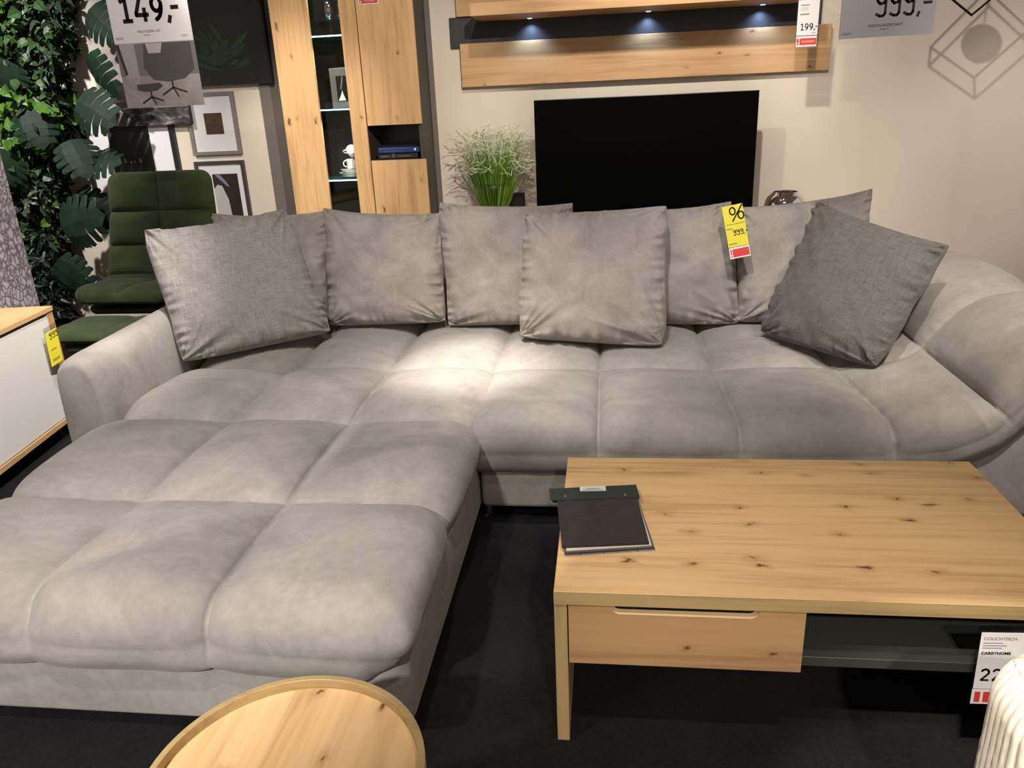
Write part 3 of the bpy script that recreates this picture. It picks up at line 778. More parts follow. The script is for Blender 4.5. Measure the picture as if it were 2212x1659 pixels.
for u, v in ((1221, 1071), (1350, 1069)):
    p = atz(u, v, 0.459); obj('rivet', MB().lathe([(0.004, 0.459), (0.0035, 0.4605), (0.0015, 0.4612)], p.x, p.y, 12), STEEL, bar)

# price holder hanging on the right end of the table
ts = thing('price_sign', 'white couch table price card in clear holder hanging under the coffee table top', 'price sign', (0.86, 1.49, 0.19))
U = Vector((1, 0, 0)); V = Vector((-0.03, 0.0, 1)).normalized()
U = Vector((1, 0.0, 0.03)).normalized()
O = Vector((0.800, 1.485, 0.185))
hold = obj('clear_holder', card(O, U, V, 0.150, 0.215, 0.003), PLASTIC, ts)
P0 = O + Vector((0.006, -0.0004, 0.046))
cd = obj('card', card(P0, U, V, 0.142, 0.150, 0.0008), PAPER, ts)
def lettering(parent, geo, O, U, V, scale, off, mat, name='lettering', lift=0.0006):
    return obj(name, on_plane(geo, O, U, V, scale, off, lift), mat, parent)
lettering(cd, text_mesh('COUCHTISCH', 1, 0.02), P0, U, V, 0.0105, (0.006, 0.131), INKG)
for k in range(3): lettering(cd, rect(0.040 + 0.008 * (k == 1), 0.0022), P0, U, V, 1, (0.006, 0.122 - 0.0065 * k), INKG, 'printed_line')
lettering(cd, text_mesh('CARRYHOME', 1, 0.04), P0, U, V, 0.0100, (0.005, 0.093), INK)
lettering(cd, digits('229,-', 0.14), P0, U, V, 0.034, (0.010, 0.022), INK)
P1 = O + Vector((0.006, -0.0004, 0.004))
rs = obj('red_strip', card(P1, U, V, 0.142, 0.040, 0.0008), PAPER, ts)
lettering(rs, rect(0.012, 0.028), P1, U, V, 1, (0.006, 0.006), RED, 'exclamation_panel')
lettering(rs, rect(0.112, 0.028), P1, U, V, 1, (0.024, 0.006), RED, 'notice_panel')
for xx in (0.02, 0.12):
    obj('hook', MB().tube([O + U * xx + V * 0.213, O + U * xx + V * 0.222], 0.002, 6), PLASTIC, ts)

# ================================================================== ROUND TABLE, CREAM ARMCHAIR
rt = thing('round_side_table', 'round oak tray table in front of the chaise', 'side table', (-0.518, 0.901, 0))
cx, cy, R_ = -0.518, 0.901, 0.2277
obj('tray_top', MB().lathe([(0.0, 0.480), (R_ - 0.0125, 0.480), (R_ - 0.0122, 0.4801)], cx, cy, 96, cap=False).lathe([(0.0, 0.45), (R_ - 0.018, 0.45)], cx, cy, 96, cap=False), WOODY, rt, auto=30)
rim = obj('rim', MB().lathe([(R_ - 0.012, 0.44), (R_, 0.445), (R_, 0.499), (R_ - 0.001, 0.500), (R_ - 0.011, 0.500), (R_ - 0.012, 0.499), (R_ - 0.012, 0.44)], cx, cy, 128, cap=False), EDGE, rt, auto=30)
fix_normals(rim)
for k in range(3):
    a = math.radians(90 + 120 * k)
    obj('leg', MB().tube([(cx + 0.13 * math.cos(a), cy + 0.13 * math.sin(a), 0.45), (cx + 0.19 * math.cos(a), cy + 0.19 * math.sin(a), 0.0)], [0.016, 0.011], 12), WOODZ, rt, auto=40)

ac = thing('corduroy_armchair', 'cream wide-rib corduroy armchair at the bottom right corner', 'armchair', (1.0, 0.95, 0))
def cord_block(x0, x1, y0, y1, z0, z1, r, pitch=0.018, depth=0.0045, st=0.0022, seed=0):
    """rounded block with vertical ribs that run up the sides and over the top"""
    mb = MB(); lo = np.array([x0, y0, z0]); hi = np.array([x1, y1, z1])
    def face(fix, val, a, b_):
        ua = np.linspace(lo[a], hi[a], max(8, int((hi[a] - lo[a]) / st))); ub = np.linspace(lo[b_], hi[b_], max(8, int((hi[b_] - lo[b_]) / st)))
        A, B = np.meshgrid(ua, ub, indexing='ij'); P = np.zeros(A.shape + (3,)); P[..., a] = A; P[..., b_] = B; P[..., fix] = val
        q = np.clip(P, lo + r, hi - r); d = P - q; l = np.linalg.norm(d, axis=-1, keepdims=True); d = d / np.maximum(l, 1e-9)
        P = q + d * r
        along = P[..., 1] if fix == 0 else P[..., 0]
        if fix == 2: along = P[..., 0] if (hi[0] - lo[0]) > (hi[1] - lo[1]) else P[..., 1]
        along = along + 0.003 * vnoise(P[..., 0] * 7 + P[..., 1] * 5, P[..., 2] * 6, 31 + seed)
        rib = (np.abs(np.sin(PI * along / pitch)) ** 0.55 - 0.7) * depth + 0.0004 * vnoise(A * 120, B * 60, 5 + seed)
        P = P + d * rib[..., None]
        flip = (fix in (0, 2)) == (val == lo[fix])
        mb.add(P.reshape(-1, 3), grid_faces(len(ua), len(ub), 0, flip))
    face(0, lo[0], 1, 2); face(0, hi[0], 1, 2); face(1, lo[1], 0, 2); face(1, hi[1], 0, 2); face(2, hi[2], 0, 1)
    return mb
ac['label'] = 'cream wide-rib corduroy armchair at the bottom right corner'
ac.location = (0.612, 0.93, 0); ac.rotation_euler = (0, 0, math.radians(-5))
obj('backrest', cord_block(-0.01, 0.80, -0.01, 0.225, 0.10, 0.652, 0.095), CREAM, ac, smooth=True, local=True)
obj('armrest', cord_block(0.0, 0.16, -0.58, 0.02, 0.10, 0.50, 0.07, seed=2), CREAM, ac, smooth=True, local=True)
obj('armrest', cord_block(0.64, 0.80, -0.58, 0.02, 0.10, 0.50, 0.07, seed=3), CREAM, ac, smooth=True, local=True)
obj('seat', cord_block(0.16, 0.64, -0.58, 0.02, 0.10, 0.40, 0.06, seed=4), CREAM, ac, smooth=True, local=True)
for x, y in ((0.08, 0.14), (0.72, 0.14), (0.08, -0.50), (0.72, -0.50)):
    obj('leg', MB().lathe([(0.02, 0.0), (0.024, 0.115)], x, y, 16), BLKMETAL, ac, local=True)

# ================================================================== SIDEBOARD (left)
ang = math.radians(8.7)
sb = thing('sideboard', 'low oak sideboard with white drawer fronts against the pebble wallpaper', 'sideboard', (-2.70, 3.40, 0), ang)
# local frame: front face on x=0, running to -y, depth to -x
def lb(name, x0, x1, y0, y1, z0, z1, mat, parent=sb, bev=0.001): return obj(name, MB().box(x0, x1, y0, y1, z0, z1, bev, 1), mat, parent, local=True)
LN = 1.55
lb('top_board', -0.36, 0.006, -LN, 0.0, 0.635, 0.657, WOODS)
lb('bottom_board', -0.36, 0.006, -LN, 0.0, 0.085, 0.110, WOODS)
lb('side_board', -0.36, 0.0, -0.050, 0.0, 0.110, 0.635, wood('oak_sideboard_end', 'z', 9.0, cross='y', light=(0.56, 0.34, 0.165), dark=(0.46, 0.26, 0.12), knots=0.7))
lb('side_board', -0.36, 0.0, -LN, -LN + 0.05, 0.110, 0.635, WOODS)
lb('back_board', -0.36, -0.35, -LN + 0.05, -0.05, 0.110, 0.635, GRAPHITE)
lb('drawer_front', -0.03, -0.002, -0.77, -0.053, 0.114, 0.618, WHITE_L)
lb('drawer_front', -0.03, -0.002, -1.497, -0.775, 0.114, 0.618, WHITE_L)
for y in (-0.10, -LN + 0.10):
    for x in (-0.06, -0.30): obj('foot', MB().box(x - 0.02, x + 0.02, y - 0.02, y + 0.02, 0, 0.085), GRAPHITE, sb, local=True)
# dark box and pale box at the frame edge
bk = thing('book', 'brown and white stacked book on top of the sideboard', 'book', (-2.86, 3.02, 0.657), ang)
obj('cover', MB().box(-0.10, 0.045, -0.10, 0.10, 0.0, 0.022, 0.003, 2), plain('brown_cover', (0.028, 0.018, 0.014), 0.5), bk, local=True)
obj('pages', MB().box(-0.098, 0.030, -0.098, 0.085, 0.022, 0.042, 0.002, 1), plain('page_white', (0.62, 0.58, 0.50), 0.8), bk, local=True)
# yellow tag on the sideboard end
tg = thing('price_tag', 'yellow price tag hanging on the front corner of the white and oak sideboard', 'price tag', (-2.70, 3.35, 0.42))
p0 = at(113, 793, 3.24); p1 = at(136, 777, 3.31); p2 = at(121, 708, 3.31); 
Ut = (p1 - p0); wt = Ut.length; Ut.normalize(); Vt = (p2 - p1); ht = Vt.length; Vt.normalize()
obj('card', card(p0, Ut, Vt, wt, ht, 0.003), YELLOW, tg)
lettering(tg.children[0], curly_nines('999', 0.13), p0, Ut, Vt, 0.030, (0.02, ht * 0.78), INK)
lettering(tg.children[0], rect(wt * 0.5, 0.006), p0, Ut, Vt, 1, (wt * 0.2, ht * 0.45), plain('olive_ink', (0.32, 0.28, 0.02), 0.7), 'printed_line')
lettering(tg.children[0], rect(wt * 0.6, 0.012), p0, Ut, Vt, 1, (wt * 0.2, ht * 0.12), plain('olive_ink_low', (0.32, 0.28, 0.02), 0.7), 'printed_line')
obj('holder', card(p0 - Ut * 0.003 - Vt * 0.003 + Ut.cross(Vt) * -0.0035, Ut, Vt, wt + 0.006, ht + 0.03, 0.001), PLASTIC, tg)

# ================================================================== GREEN CHAIR + STOOL
gc = thing('lounge_chair', 'dark green tufted velvet lounge chair behind the sofa, below the framed pictures', 'chair', (-2.90, 4.62, 0))
def tuft_sheet(prof, w0, w1, rows, cols, T, amp, back=0.03, rnd=0.05, n=121, m=221):
    """padded sheet following a side profile (y,z), tufted in rows and columns; local coordinates"""
    P = smooth_poly(np.array(prof), 3); s = np.r_[0, np.cumsum(np.hypot(*np.diff(P, axis=0).T))]; L = s[-1]
    vs_ = np.linspace(0, L, m); us = np.linspace(-1, 1, n)
    py = np.interp(vs_, s, P[:, 0]); pz = np.interp(vs_, s, P[:, 1])
    ty = np.gradient(py, vs_); tz = np.gradient(pz, vs_); l = np.hypot(ty, tz); ny, nz = -tz / l, ty / l
    gu, gv = np.meshgrid(us, vs_, indexing='ij')
    w = w0 + (w1 - w0) * gv / L
    d = np.minimum(gv, L - gv); inset = np.where(d < rnd, rnd - np.sqrt(np.clip(rnd ** 2 - (rnd - d) ** 2, 0, None)), 0)
    X = gu * (w / 2 - inset)
    a, _ = cell(gu, np.linspace(-1, 1, cols + 1)); b, _ = cell(gv, [r * L for r in rows])
    h = T + amp * puff(a, 3.2, 0.45) * puff(b, 3.0, 0.45)
    e = np.clip(np.minimum((1 - np.abs(gu)) * w / 2, d) / 0.03, 0, 1); h = h * np.sqrt(1 - (1 - e) ** 2)
    F = np.stack([X, py[None] + ny[None] * h, pz[None] + nz[None] * h], -1)
    B = np.stack([X, py[None] - ny[None] * back * np.sqrt(1 - (1 - e) ** 2), pz[None] - nz[None] * back * np.sqrt(1 - (1 - e) ** 2)], -1)
    mb = MB().add(F.reshape(-1, 3), grid_faces(n, m, 0, True)); mb.add(B.reshape(-1, 3), grid_faces(n, m))
    return mb
prof_b = [(0.02, 0.42), (0.14, 0.52), (0.20, 0.70), (0.26, 0.92), (0.30, 1.17)]
ba = obj('backrest', tuft_sheet(prof_b, 0.80, 0.70, [0, 0.16, 0.42, 0.69, 1.0], 2, 0.015, 0.075, 0.03, 0.07), GREEN_F, gc, smooth=True, local=True); fix_normals(ba)
prof_s = [(-0.42, 0.475), (-0.36, 0.50), (-0.20, 0.50), (0.0, 0.475), (0.13, 0.46)]
se = obj('seat', tuft_sheet(prof_s, 0.62, 0.80, [0, 0.5, 1.0], 2, 0.025, 0.03, 0.03, 0.12), GREEN_F, gc, smooth=True, local=True); fix_normals(se)
prof_u = [(-0.36, 0.40), (-0.2, 0.40), (0.05, 0.38), (0.14, 0.42)]
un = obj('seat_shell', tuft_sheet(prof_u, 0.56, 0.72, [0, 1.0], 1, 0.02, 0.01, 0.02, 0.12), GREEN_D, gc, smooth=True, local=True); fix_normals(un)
obj('pedestal', MB().lathe([(0.03, 0.05), (0.025, 0.10), (0.02, 0.38)], 0, 0, 20), BLKMETAL, gc, local=True)
for k in range(4):
    a = PI / 4 + k * PI / 2
    obj('leg', MB().tube([(0, 0, 0.075), (0.3 * math.cos(a), 0.3 * math.sin(a), 0.012)], [0.018, 0.011], 8), BLKMETAL, gc, local=True)
st = thing('footstool', 'dark green velvet footstool between the lounge chair and the sofa armrest', 'footstool', (-2.72, 3.93, 0))
prof_f = [(-0.20, 0.375), (-0.12, 0.40), (0.12, 0.40), (0.20, 0.375)]
f1 = obj('cushion', tuft_sheet(prof_f, 0.68, 0.68, [0, 0.5, 1], 2, 0.015, 0.02, 0.03, 0.10), GREEN_F, st, smooth=True, local=True); fix_normals(f1)
prof_g = [(-0.17, 0.315), (0.0, 0.315), (0.17, 0.315)]
f2 = obj('shell', tuft_sheet(prof_g, 0.62, 0.62, [0, 1], 1, 0.015, 0.01, 0.025, 0.10), GREEN_F, st, smooth=True, local=True); fix_normals(f2)
obj('pedestal', MB().lathe([(0.03, 0.04), (0.02, 0.30)], 0, 0, 20), BLKMETAL, st, local=True)
for k in range(4):
    a = PI / 4 + k * PI / 2
    obj('leg', MB().tube([(0, 0, 0.06), (0.22 * math.cos(a), 0.22 * math.sin(a), 0.011)], [0.016, 0.010], 8), BLKMETAL, st, local=True)

# ================================================================== DISPLAY CABINET
CX0, CX1, CY0, CY1, CZ1 = -2.125, -1.212, 5.268, 5.610, 2.36
cb = thing('display_cabinet', 'tall oak display cabinet with lit glass strip, left of the television', 'cabinet', (-1.67, 5.45, 0))
obj('side_panel', MB().box(CX0, CX0 + 0.02, CY0, CY1, 0.0, CZ1), TAUPE, cb)
obj('side_panel', MB().box(CX1 - 0.02, CX1, CY0, CY1, 0.0, CZ1), TAUPE, cb)
obj('partition', MB().box(-1.605, -1.585, CY0, CY1, 0.02, CZ1 - 0.02), TAUPE, cb)
obj('back_panel', MB().box(CX0 + 0.02, CX1 - 0.02, CY1 - 0.012, CY1, 0.02, CZ1 - 0.02), plain('dark_cabinet_back', (0.016, 0.012, 0.008), 0.35), cb)
obj('top_panel', MB().box(CX0, CX1, CY0, CY1, CZ1 - 0.02, CZ1 + 0.0), TAUPE, cb)
obj('bottom_panel', MB().box(CX0 + 0.02, CX1 - 0.02, CY0, CY1 - 0.012, 0.0, 0.06), TAUPE, cb)
obj('niche_shelf', MB().box(-1.585, CX1 - 0.02, CY0 + 0.002, CY1 - 0.012, 1.145, 1.166), GRAPHITE, cb)
obj('niche_roof', MB().box(-1.585, CX1 - 0.02, CY0 + 0.002, CY1 - 0.012, 1.383, 1.404), GRAPHITE, cb)
gd = obj('glass_door', MB().box(-2.141, -1.886, 5.245, 5.267, 0.06, CZ1, 0.0015, 1), WOODZ, cb); tag(gd, 'wide oak stile of the glass door')
obj('door_stile', MB().box(-1.682, -1.577, 5.245, 5.267, 0.06, CZ1, 0.0015, 1), WOODZ, gd)
obj('pane', MB().box(-1.886, -1.682, 5.252, 5.257, 0.06, CZ1), CLEAR, gd)
obj('upper_door', MB().box(-1.570, -1.205, 5.245, 5.267, 1.385, CZ1, 0.0015, 1), WOODZ2, cb)
obj('lower_door', MB().box(-1.570, -1.196, 5.245, 5.267, 0.06, 1.163, 0.0015, 1), WOODZ2, cb)
EDGE_GLOW = emit('shelf_edge_glow', (0.55, 1.0, 0.97), 4.5)  # emission on the glass edges stands in for LED light shining through
for z in (1.946, 1.499, 1.044):
    s_ = obj('glass_shelf', MB().box(-2.10, -1.607, 5.275, CY1 - 0.013, z - 0.008, z), GSHELF, cb)
    e_ = obj('lit_edge', MB().box(-2.10, -1.607, 5.269, 5.275, z - 0.008, z), EDGE_GLOW, s_); tag(e_, 'glass shelf edge with LED glow put in as emission')
for z in (2.32, 1.93, 1.483):
    l = bpy.data.lights.new('cabinet_led', 'SPOT'); l.energy = 7.0; l.spot_size = 2.2; l.spot_blend = 1; l.shadow_soft_size = 0.01; l.color = (0.9, 0.97, 1.0)
    o = bpy.data.objects.new('cabinet_led', l); C.objects.link(o); o.location = (-1.80, 5.30, z)

# contents
def wine_glass(loc, label):
    t = thing('wine_glass', label, 'glass', loc, group='wine glasses in the display cabinet')
    obj('bowl', MB().lathe([(0.004, 0.095), (0.022, 0.105), (0.036, 0.13), (0.040, 0.16), (0.034, 0.215), (0.0335, 0.215), (0.039, 0.16), (0.035, 0.131), (0.02, 0.107)], 0, 0, 28, cap=False), WINEG, t, smooth=True, local=True)
    obj('stem', MB().lathe([(0.034, 0.0), (0.033, 0.003), (0.006, 0.008), (0.0035, 0.02), (0.0035, 0.085), (0.006, 0.096)], 0, 0, 20, cap=True), glass('stem_glass'), t, smooth=True, local=True)
    return t
wg = wine_glass((-1.80, 5.40, 1.947), 'wine glass on the top glass shelf, leftmost of the row')
dup(wg, (-1.745, 5.47, 1.947), 'wine glass on the top glass shelf, between its two neighbours')
dup(wg, (-1.70, 5.40, 1.947), 'wine glass on the top glass shelf, nearest the oak door')
pf = thing('photo_frame', 'silver frame with black and white photo on the middle glass shelf', 'photo frame', (-1.78, 5.40, 1.5))
fx, fz = -1.842, 1.5005
obj('frame', MB().box(fx, fx + 0.19, 5.39, 5.405, fz, fz + 0.255, 0.002, 1), STEEL, pf)
ph = obj('photo', MB().box(fx + 0.042, fx + 0.15, 5.3885, 5.3895, fz + 0.045, fz + 0.205), plain('photo_black', (0.012, 0.011, 0.011), 0.25), pf)
obj('photo_figure', MB().prism([(fx + 0.047, fz + 0.05), (fx + 0.10, fz + 0.05), (fx + 0.085, fz + 0.09), (fx + 0.078, fz + 0.115), (fx + 0.07, fz + 0.09)], 'y', 5.3878, 5.3884), PAPER, ph)
obj('photo_figure', MB().prism([(fx + 0.066, fz + 0.12), (fx + 0.074, fz + 0.12), (fx + 0.092, fz + 0.20), (fx + 0.084, fz + 0.20)], 'y', 5.3878, 5.3884), PAPERG, ph)
obj('easel_back', MB().box(fx + 0.07, fx + 0.12, 5.405, 5.44, fz, fz + 0.12), BLACK, pf)
# plates, cups
def plate(z, r, label):
    o = obj('saucer', MB().lathe([(0.0, z + 0.002), (r * 0.5, z + 0.002), (r * 0.62, z + 0.004), (r, z + 0.014), (r, z + 0.0155), (r * 0.62, z + 0.006), (0.0, z + 0.0045)], -1.765, 5.42, 40, cap=False), CERAMIC, smooth=True, loc=(-1.765, 5.42, z))
    return tag(o, label, 'saucer', 'saucers stacked in the display cabinet')
zz = 1.0455
for k, (r, lbl) in enumerate(((0.078, 'white saucer at the bottom of the stack under the cups'), (0.080, 'white saucer second from the bottom of the stack under the cups'),
                              (0.092, 'widest white plate in the middle of the stack under the cups'), (0.072, 'white saucer second from the top of the stack under the cups'),
                              (0.078, 'white saucer on top of the stack, directly under the standing cup'))):
    plate(zz, r, lbl); zz += 0.0105
def cup(loc, label, tilt=None):
    t = thing('coffee_cup', label, 'cup', loc)
    obj('bowl', MB().lathe([(0.0, 0.003), (0.028, 0.0), (0.031, 0.01), (0.034, 0.065), (0.032, 0.065), (0.029, 0.012), (0.0, 0.008)], 0, 0, 32, cap=False), CERAMIC, t, smooth=True, local=True)
    obj('handle', MB().tube([(-0.032 - 0.026 * math.sin(a), 0, 0.034 + 0.022 * math.cos(a)) for a in np.linspace(0, PI, 9)], 0.0045, 8), CERAMIC, t, smooth=True, local=True)
    if tilt: t.rotation_euler = tilt
    return t
cup((-1.765, 5.42, zz + 0.007), 'white coffee cup standing upright on the stacked saucers')
cup((-1.748, 5.42, zz + 0.105), 'white coffee cup lying tilted on top of the standing cup', (math.radians(58), 0, math.radians(8)))
# books in the niche
b1 = thing('book', 'black hardback book at the bottom of the niche pile under the blue one', 'book', (-1.40, 5.40, 1.166))
obj('cover', MB().box(-1.537, -1.26, 5.30, 5.48, 1.1665, 1.206, 0.006, 3), plain('black_cover', (0.016, 0.013, 0.012), 0.35), b1)
for a, c_ in ((-1.52, -1.458), (-1.40, -1.305)): obj('spine_lettering', MB().box(a, c_, 5.2990, 5.2996, 1.181, 1.186), PAPERG, b1)
obj('spine_emblem', on_plane(ribbon([arc(0, 0.009, 0.006, 0.006, 0, 360), arc(0, -0.005, 0.009, 0.008, 120, 420)], 0.004), (-1.428, 5.2995, 1.188), (1, 0, 0), (0, 0, 1)), PAPER, b1)
b2 = thing('book', 'blue hardback book with a round white mark, on top of the black book', 'book', (-1.40, 5.40, 1.206))
obj('cover', MB().box(-1.527, -1.245, 5.285, 5.47, 1.2065, 1.240, 0.004, 2), plain('blue_cover', (0.018, 0.040, 0.16), 0.35), b2)
obj('spine_lettering', on_plane(text_mesh('Geschichte Wien', 1, 0), (-1.49, 5.2848, 1.211), (1, 0, 0), (0, 0, 1), 0.012), PAPERG, b2)
obj('spine_mark', on_plane(([(0.0075 * math.cos(t * PI / 8), 0.0085 * math.sin(t * PI / 8)) for t in range(16)], [tuple(range(16))]), (-1.273, 5.2848, 1.225), (1, 0, 0), (0, 0, 1)), PAPER, b2)
# red tag on the upper door
rt_ = thing('price_tag', 'red and white price tag on the upper oak cabinet door', 'price tag', (-1.5, 5.24, 2.2))
o_ = at(775, 11, 5.24)
rc = obj('card', card(o_, (1, 0, 0), (0, 0, 1), 0.128, 0.30, 0.002), PAPER, rt_)
lettering(rc, rect(0.116, 0.055), o_, (1, 0, 0), (0, 0, 1), 1, (0.006, 0.007), RED, 'notice_panel')
lettering(rc, ([(0.006 * math.cos(t * PI / 6), 0.006 * math.sin(t * PI / 6)) for t in range(12)], [tuple(range(12))]), o_, (1, 0, 0), (0, 0, 1), 1, (0.015, 0.017), PAPER, 'exclamation_dot', 0.002)
lettering(rc, rect(0.07, 0.006), o_, (1, 0, 0), (0, 0, 1), 1, (0.035, 0.017), PINK, 'printed_line', 0.002)

# ================================================================== WALL SHELF
ws = thing('wall_shelf', 'oak and graphite wall shelf with three small lights, above the television', 'shelf', (0.2, 5.5, 1.85))
obj('lower_plank', MB().box(-0.979, 1.416, 5.575, 5.597, 1.600, 1.872, 0.001, 1), WOODX2, ws)
obj('plank_mount', MB().box(-0.90, 1.33, 5.5972, YW - 0.001, 1.66, 1.84), GRAPHITE, ws)
obj('graphite_panel', MB().box(-1.045, 1.350, 5.600, 5.622, 1.851, 2.036, 0.001, 1), GRAPHITE, ws)
obj('upper_plank', MB().box(-0.990, 0.62, 5.575, 5.622, 2.037, 2.32, 0.001, 1), WOODX2, ws)
obj('upper_panel', MB().box(0.62, 1.35, 5.60, 5.622, 2.037, 2.32), TAUPE, ws)
sh = obj('shelf_board', MB().box(-0.837, 1.210, 5.20, 5.574, 2.000, 2.072, 0.001, 1), WOODX2, ws)
for u in (1145, 1400, 1645):
    xx = at(u, 40, 5.55).x
    obj('led_lamp', MB().lathe([(0.014, 1.996), (0.018, 2.0)], xx, 5.53, 20), emit('led_lens', (0.55, 0.75, 1.0), 1.2), sh)
    l = bpy.data.lights.new('shelf_led', 'SPOT'); l.energy = 9; l.spot_size = math.radians(120); l.spot_blend = 1.0; l.shadow_soft_size = 0.012; l.color = (0.42, 0.62, 1.0)
    o = bpy.data.objects.new('shelf_led', l); C.objects.link(o); o.location = (xx, 5.535, 1.990); o.rotation_euler = (math.radians(12), 0, 0)
# price tag on the shelf
t199 = thing('price_tag', 'white 199,- price tag hanging from the wall shelf over its oak plank', 'price tag', (1.15, 5.19, 1.85))
o_ = at(1718, 102, 5.19); Vs = Vector((0, 0, 1)); Us = Vector((1, 0, 0))
W_, H_ = 0.120, 0.266
hd = obj('clear_holder', card(o_ + Vector((-0.004, 0.004, -0.003)), Us, Vs, W_ + 0.012, H_ + 0.015, 0.001), PLASTIC, t199)
cd = obj('card', card(o_ + Vs * 0.062, Us, Vs, W_, 0.190, 0.001), PAPER, t199); o2 = o_ + Vs * 0.062
lettering(cd, digits('199,-', 0.14), o2, Us, Vs, 0.037, (0.020, 0.028), INK)
lettering(cd, rect(0.050, 0.006), o2, Us, Vs, 1, (0.014, 0.160), INKG, 'printed_line')
for k in range(3): lettering(cd, rect(0.045, 0.003), o2, Us, Vs, 1, (0.014, 0.148 - 0.007 * k), plain('pale_ink', (0.45, 0.43, 0.43), 0.8), 'printed_line')
lettering(cd, rect(0.052, 0.008), o2, Us, Vs, 1, (0.014, 0.110), INKG, 'printed_line')
lettering(cd, rect(0.028, 0.006), o2, Us, Vs, 1, (0.085, 0.010), plain('pale_ink_low', (0.42, 0.40, 0.45), 0.8), 'printed_line')
rs = obj('red_strip', card(o_ + Us * 0.001, Us, Vs, W_ - 0.002, 0.058, 0.001), PAPER, t199)
lettering(rs, rect(0.095, 0.036), o_, Us, Vs, 1, (0.022, 0.010), RED, 'notice_panel')
lettering(rs, rect(0.075, 0.012), o_, Us, Vs, 1, (0.032, 0.022), PINK, 'printed_line', 0.002)
lettering(rs, ([(0.006, 0.022), (0.016, 0.022), (0.018, 0.045), (0.004, 0.045), ], [(0, 1, 2, 3)]), o_, Us, Vs, 1, (0, 0), RED, 'exclamation_mark')
lettering(rs, rect(0.010, 0.009), o_, Us, Vs, 1, (0.006, 0.010), RED, 'exclamation_dot')
obj('hook', MB().tube([o_ + Us * 0.06 + Vs * (H_ + 0.01), o_ + Us * 0.06 + Vs * (H_ + 0.05) + Vector((0, 0.012, 0))], 0.002, 6), PLASTIC, t199)

# ================================================================== TELEVISION ON ITS LOWBOARD
lo = thing('media_lowboard', 'low oak media unit behind the sofa, carrying the television', 'lowboard', (0.25, 5.38, 0))
obj('body', MB().box(-1.05, 1.55, 5.12, 5.60, 0.08, 0.52, 0.002, 1), WOODX2, lo)
obj('top_board', MB().box(-1.07, 1.57, 5.10, 5.60, 0.521, 0.545, 0.002, 1), WOODX2, lo)
for k in range(4): obj('drawer_front', MB().box(-1.04 + 0.65 * k, -0.40 + 0.65 * k, 5.098, 5.119, 0.10, 0.51, 0.001, 1), GRAPHITE, lo)
obj('plinth', MB().box(-0.95, 1.45, 5.18, 5.55, 0.0, 0.08), BLACK, lo)
tv = thing('television', 'large switched-off black television under the wall shelf', 'television', (0.24, 5.32, 0.545))
a0 = at(1154, 212.7, 5.30); a1 = at(1641.9, 199, 5.30)
obj('casing', MB().box(-0.470, 0.945, 5.305, 5.335, 0.685, 1.498, 0.004, 2), BLACK, tv)
obj('screen', MB().box(-0.466, 0.941, 5.300, 5.3048, 0.695, 1.494, 0.001, 1), SCREEN, tv)
for x in (-0.25, 0.72):
    obj('stand_foot', MB().box(x - 0.012, x + 0.012, 5.22, 5.42, 0.5452, 0.556).box(x - 0.010, x + 0.010, 5.308, 5.332, 0.556, 0.69), BLACK, tv)
# grass in a glass vase
vs = obj('glass_vase', MB().lathe([(0.045, 0.5455), (0.048, 0.56), (0.055, 0.75), (0.085, 0.93), (0.115, 0.985), (0.112, 0.985), (0.082, 0.93), (0.052, 0.75), (0.044, 0.565), (0.0, 0.56)], -0.765, 5.36, 40, cap=False), VASEG, smooth=True, loc=(-0.765, 5.36, 0.5455))
tag(vs, 'clear flared glass vase holding the green grass', 'vase')
gr = thing('grass_bouquet', 'bunch of bright green grass with pale seed heads in the glass vase', 'grass', (-0.765, 5.36, 0.57)); gr['kind'] = 'thing'
rng = random.Random(5)
gb, gt = MB(), MB()
for k in range(420):
    a = rng.random() * 2 * PI; rr = math.sqrt(rng.random())
    base = Vector((-0.765 + 0.032 * rr * math.cos(a), 5.36 + 0.032 * rr * math.sin(a), 0.575))
    h = rng.uniform(0.50, 0.80) * (1 - 0.12 * rr); sp = 0.215 * rr * rng.uniform(0.75, 1.1)
    mid = base + Vector((0.055 * rr * math.cos(a), 0.055 * rr * math.sin(a), h * 0.45))
    tip = base + Vector((sp * math.cos(a), sp * 0.55 * math.sin(a), h))
    w = rng.uniform(0.0018, 0.0042)
    pts = [base, base.lerp(mid, 0.5) + Vector((0, 0, 0.0)), mid, mid.lerp(tip, 0.5) + Vector((0, 0, 0.015)), tip]
    sd = Vector((math.cos(a + 1.3 * rng.uniform(-1, 1)), math.sin(a * 0.3), 0)).normalized()
    L_ = [p + sd * w * f_ for p, f_ in zip(pts, (1, 1.2, 1.2, 0.9, 0.15))]; R2 = [p - sd * w * f_ for p, f_ in zip(pts, (1, 1.2, 1.2, 0.9, 0.15))]
    gb.add(L_ + R2, [(i, i + 1, 6 + i, 5 + i) for i in range(4)])
    if rng.random() < 0.9:
        q = tip.copy(); d = Vector((rng.uniform(-1, 1) + math.cos(a) * 0.8, rng.uniform(-1, 1), rng.uniform(-0.2, 1.0))).normalized()
        ps = [q]
        for s_ in range(4):
            d = (d + Vector((rng.uniform(-0.5, 0.5), rng.uniform(-0.5, 0.5), rng.uniform(-0.45, 0.25)))).normalized(); q = q + d * rng.uniform(0.015, 0.032); ps.append(q)
        gt.tube(ps, [0.0014, 0.0019, 0.0028, 0.0034, 0.0012], 4)
obj('blades', gb, leaf_mat('grass_blade', (0.10, 0.24, 0.02), (0.24, 0.42, 0.05)), gr)
obj('seed_heads', gt, leaf_mat('grass_seed_head', (0.42, 0.48, 0.24), (0.66, 0.66, 0.45)), gr)
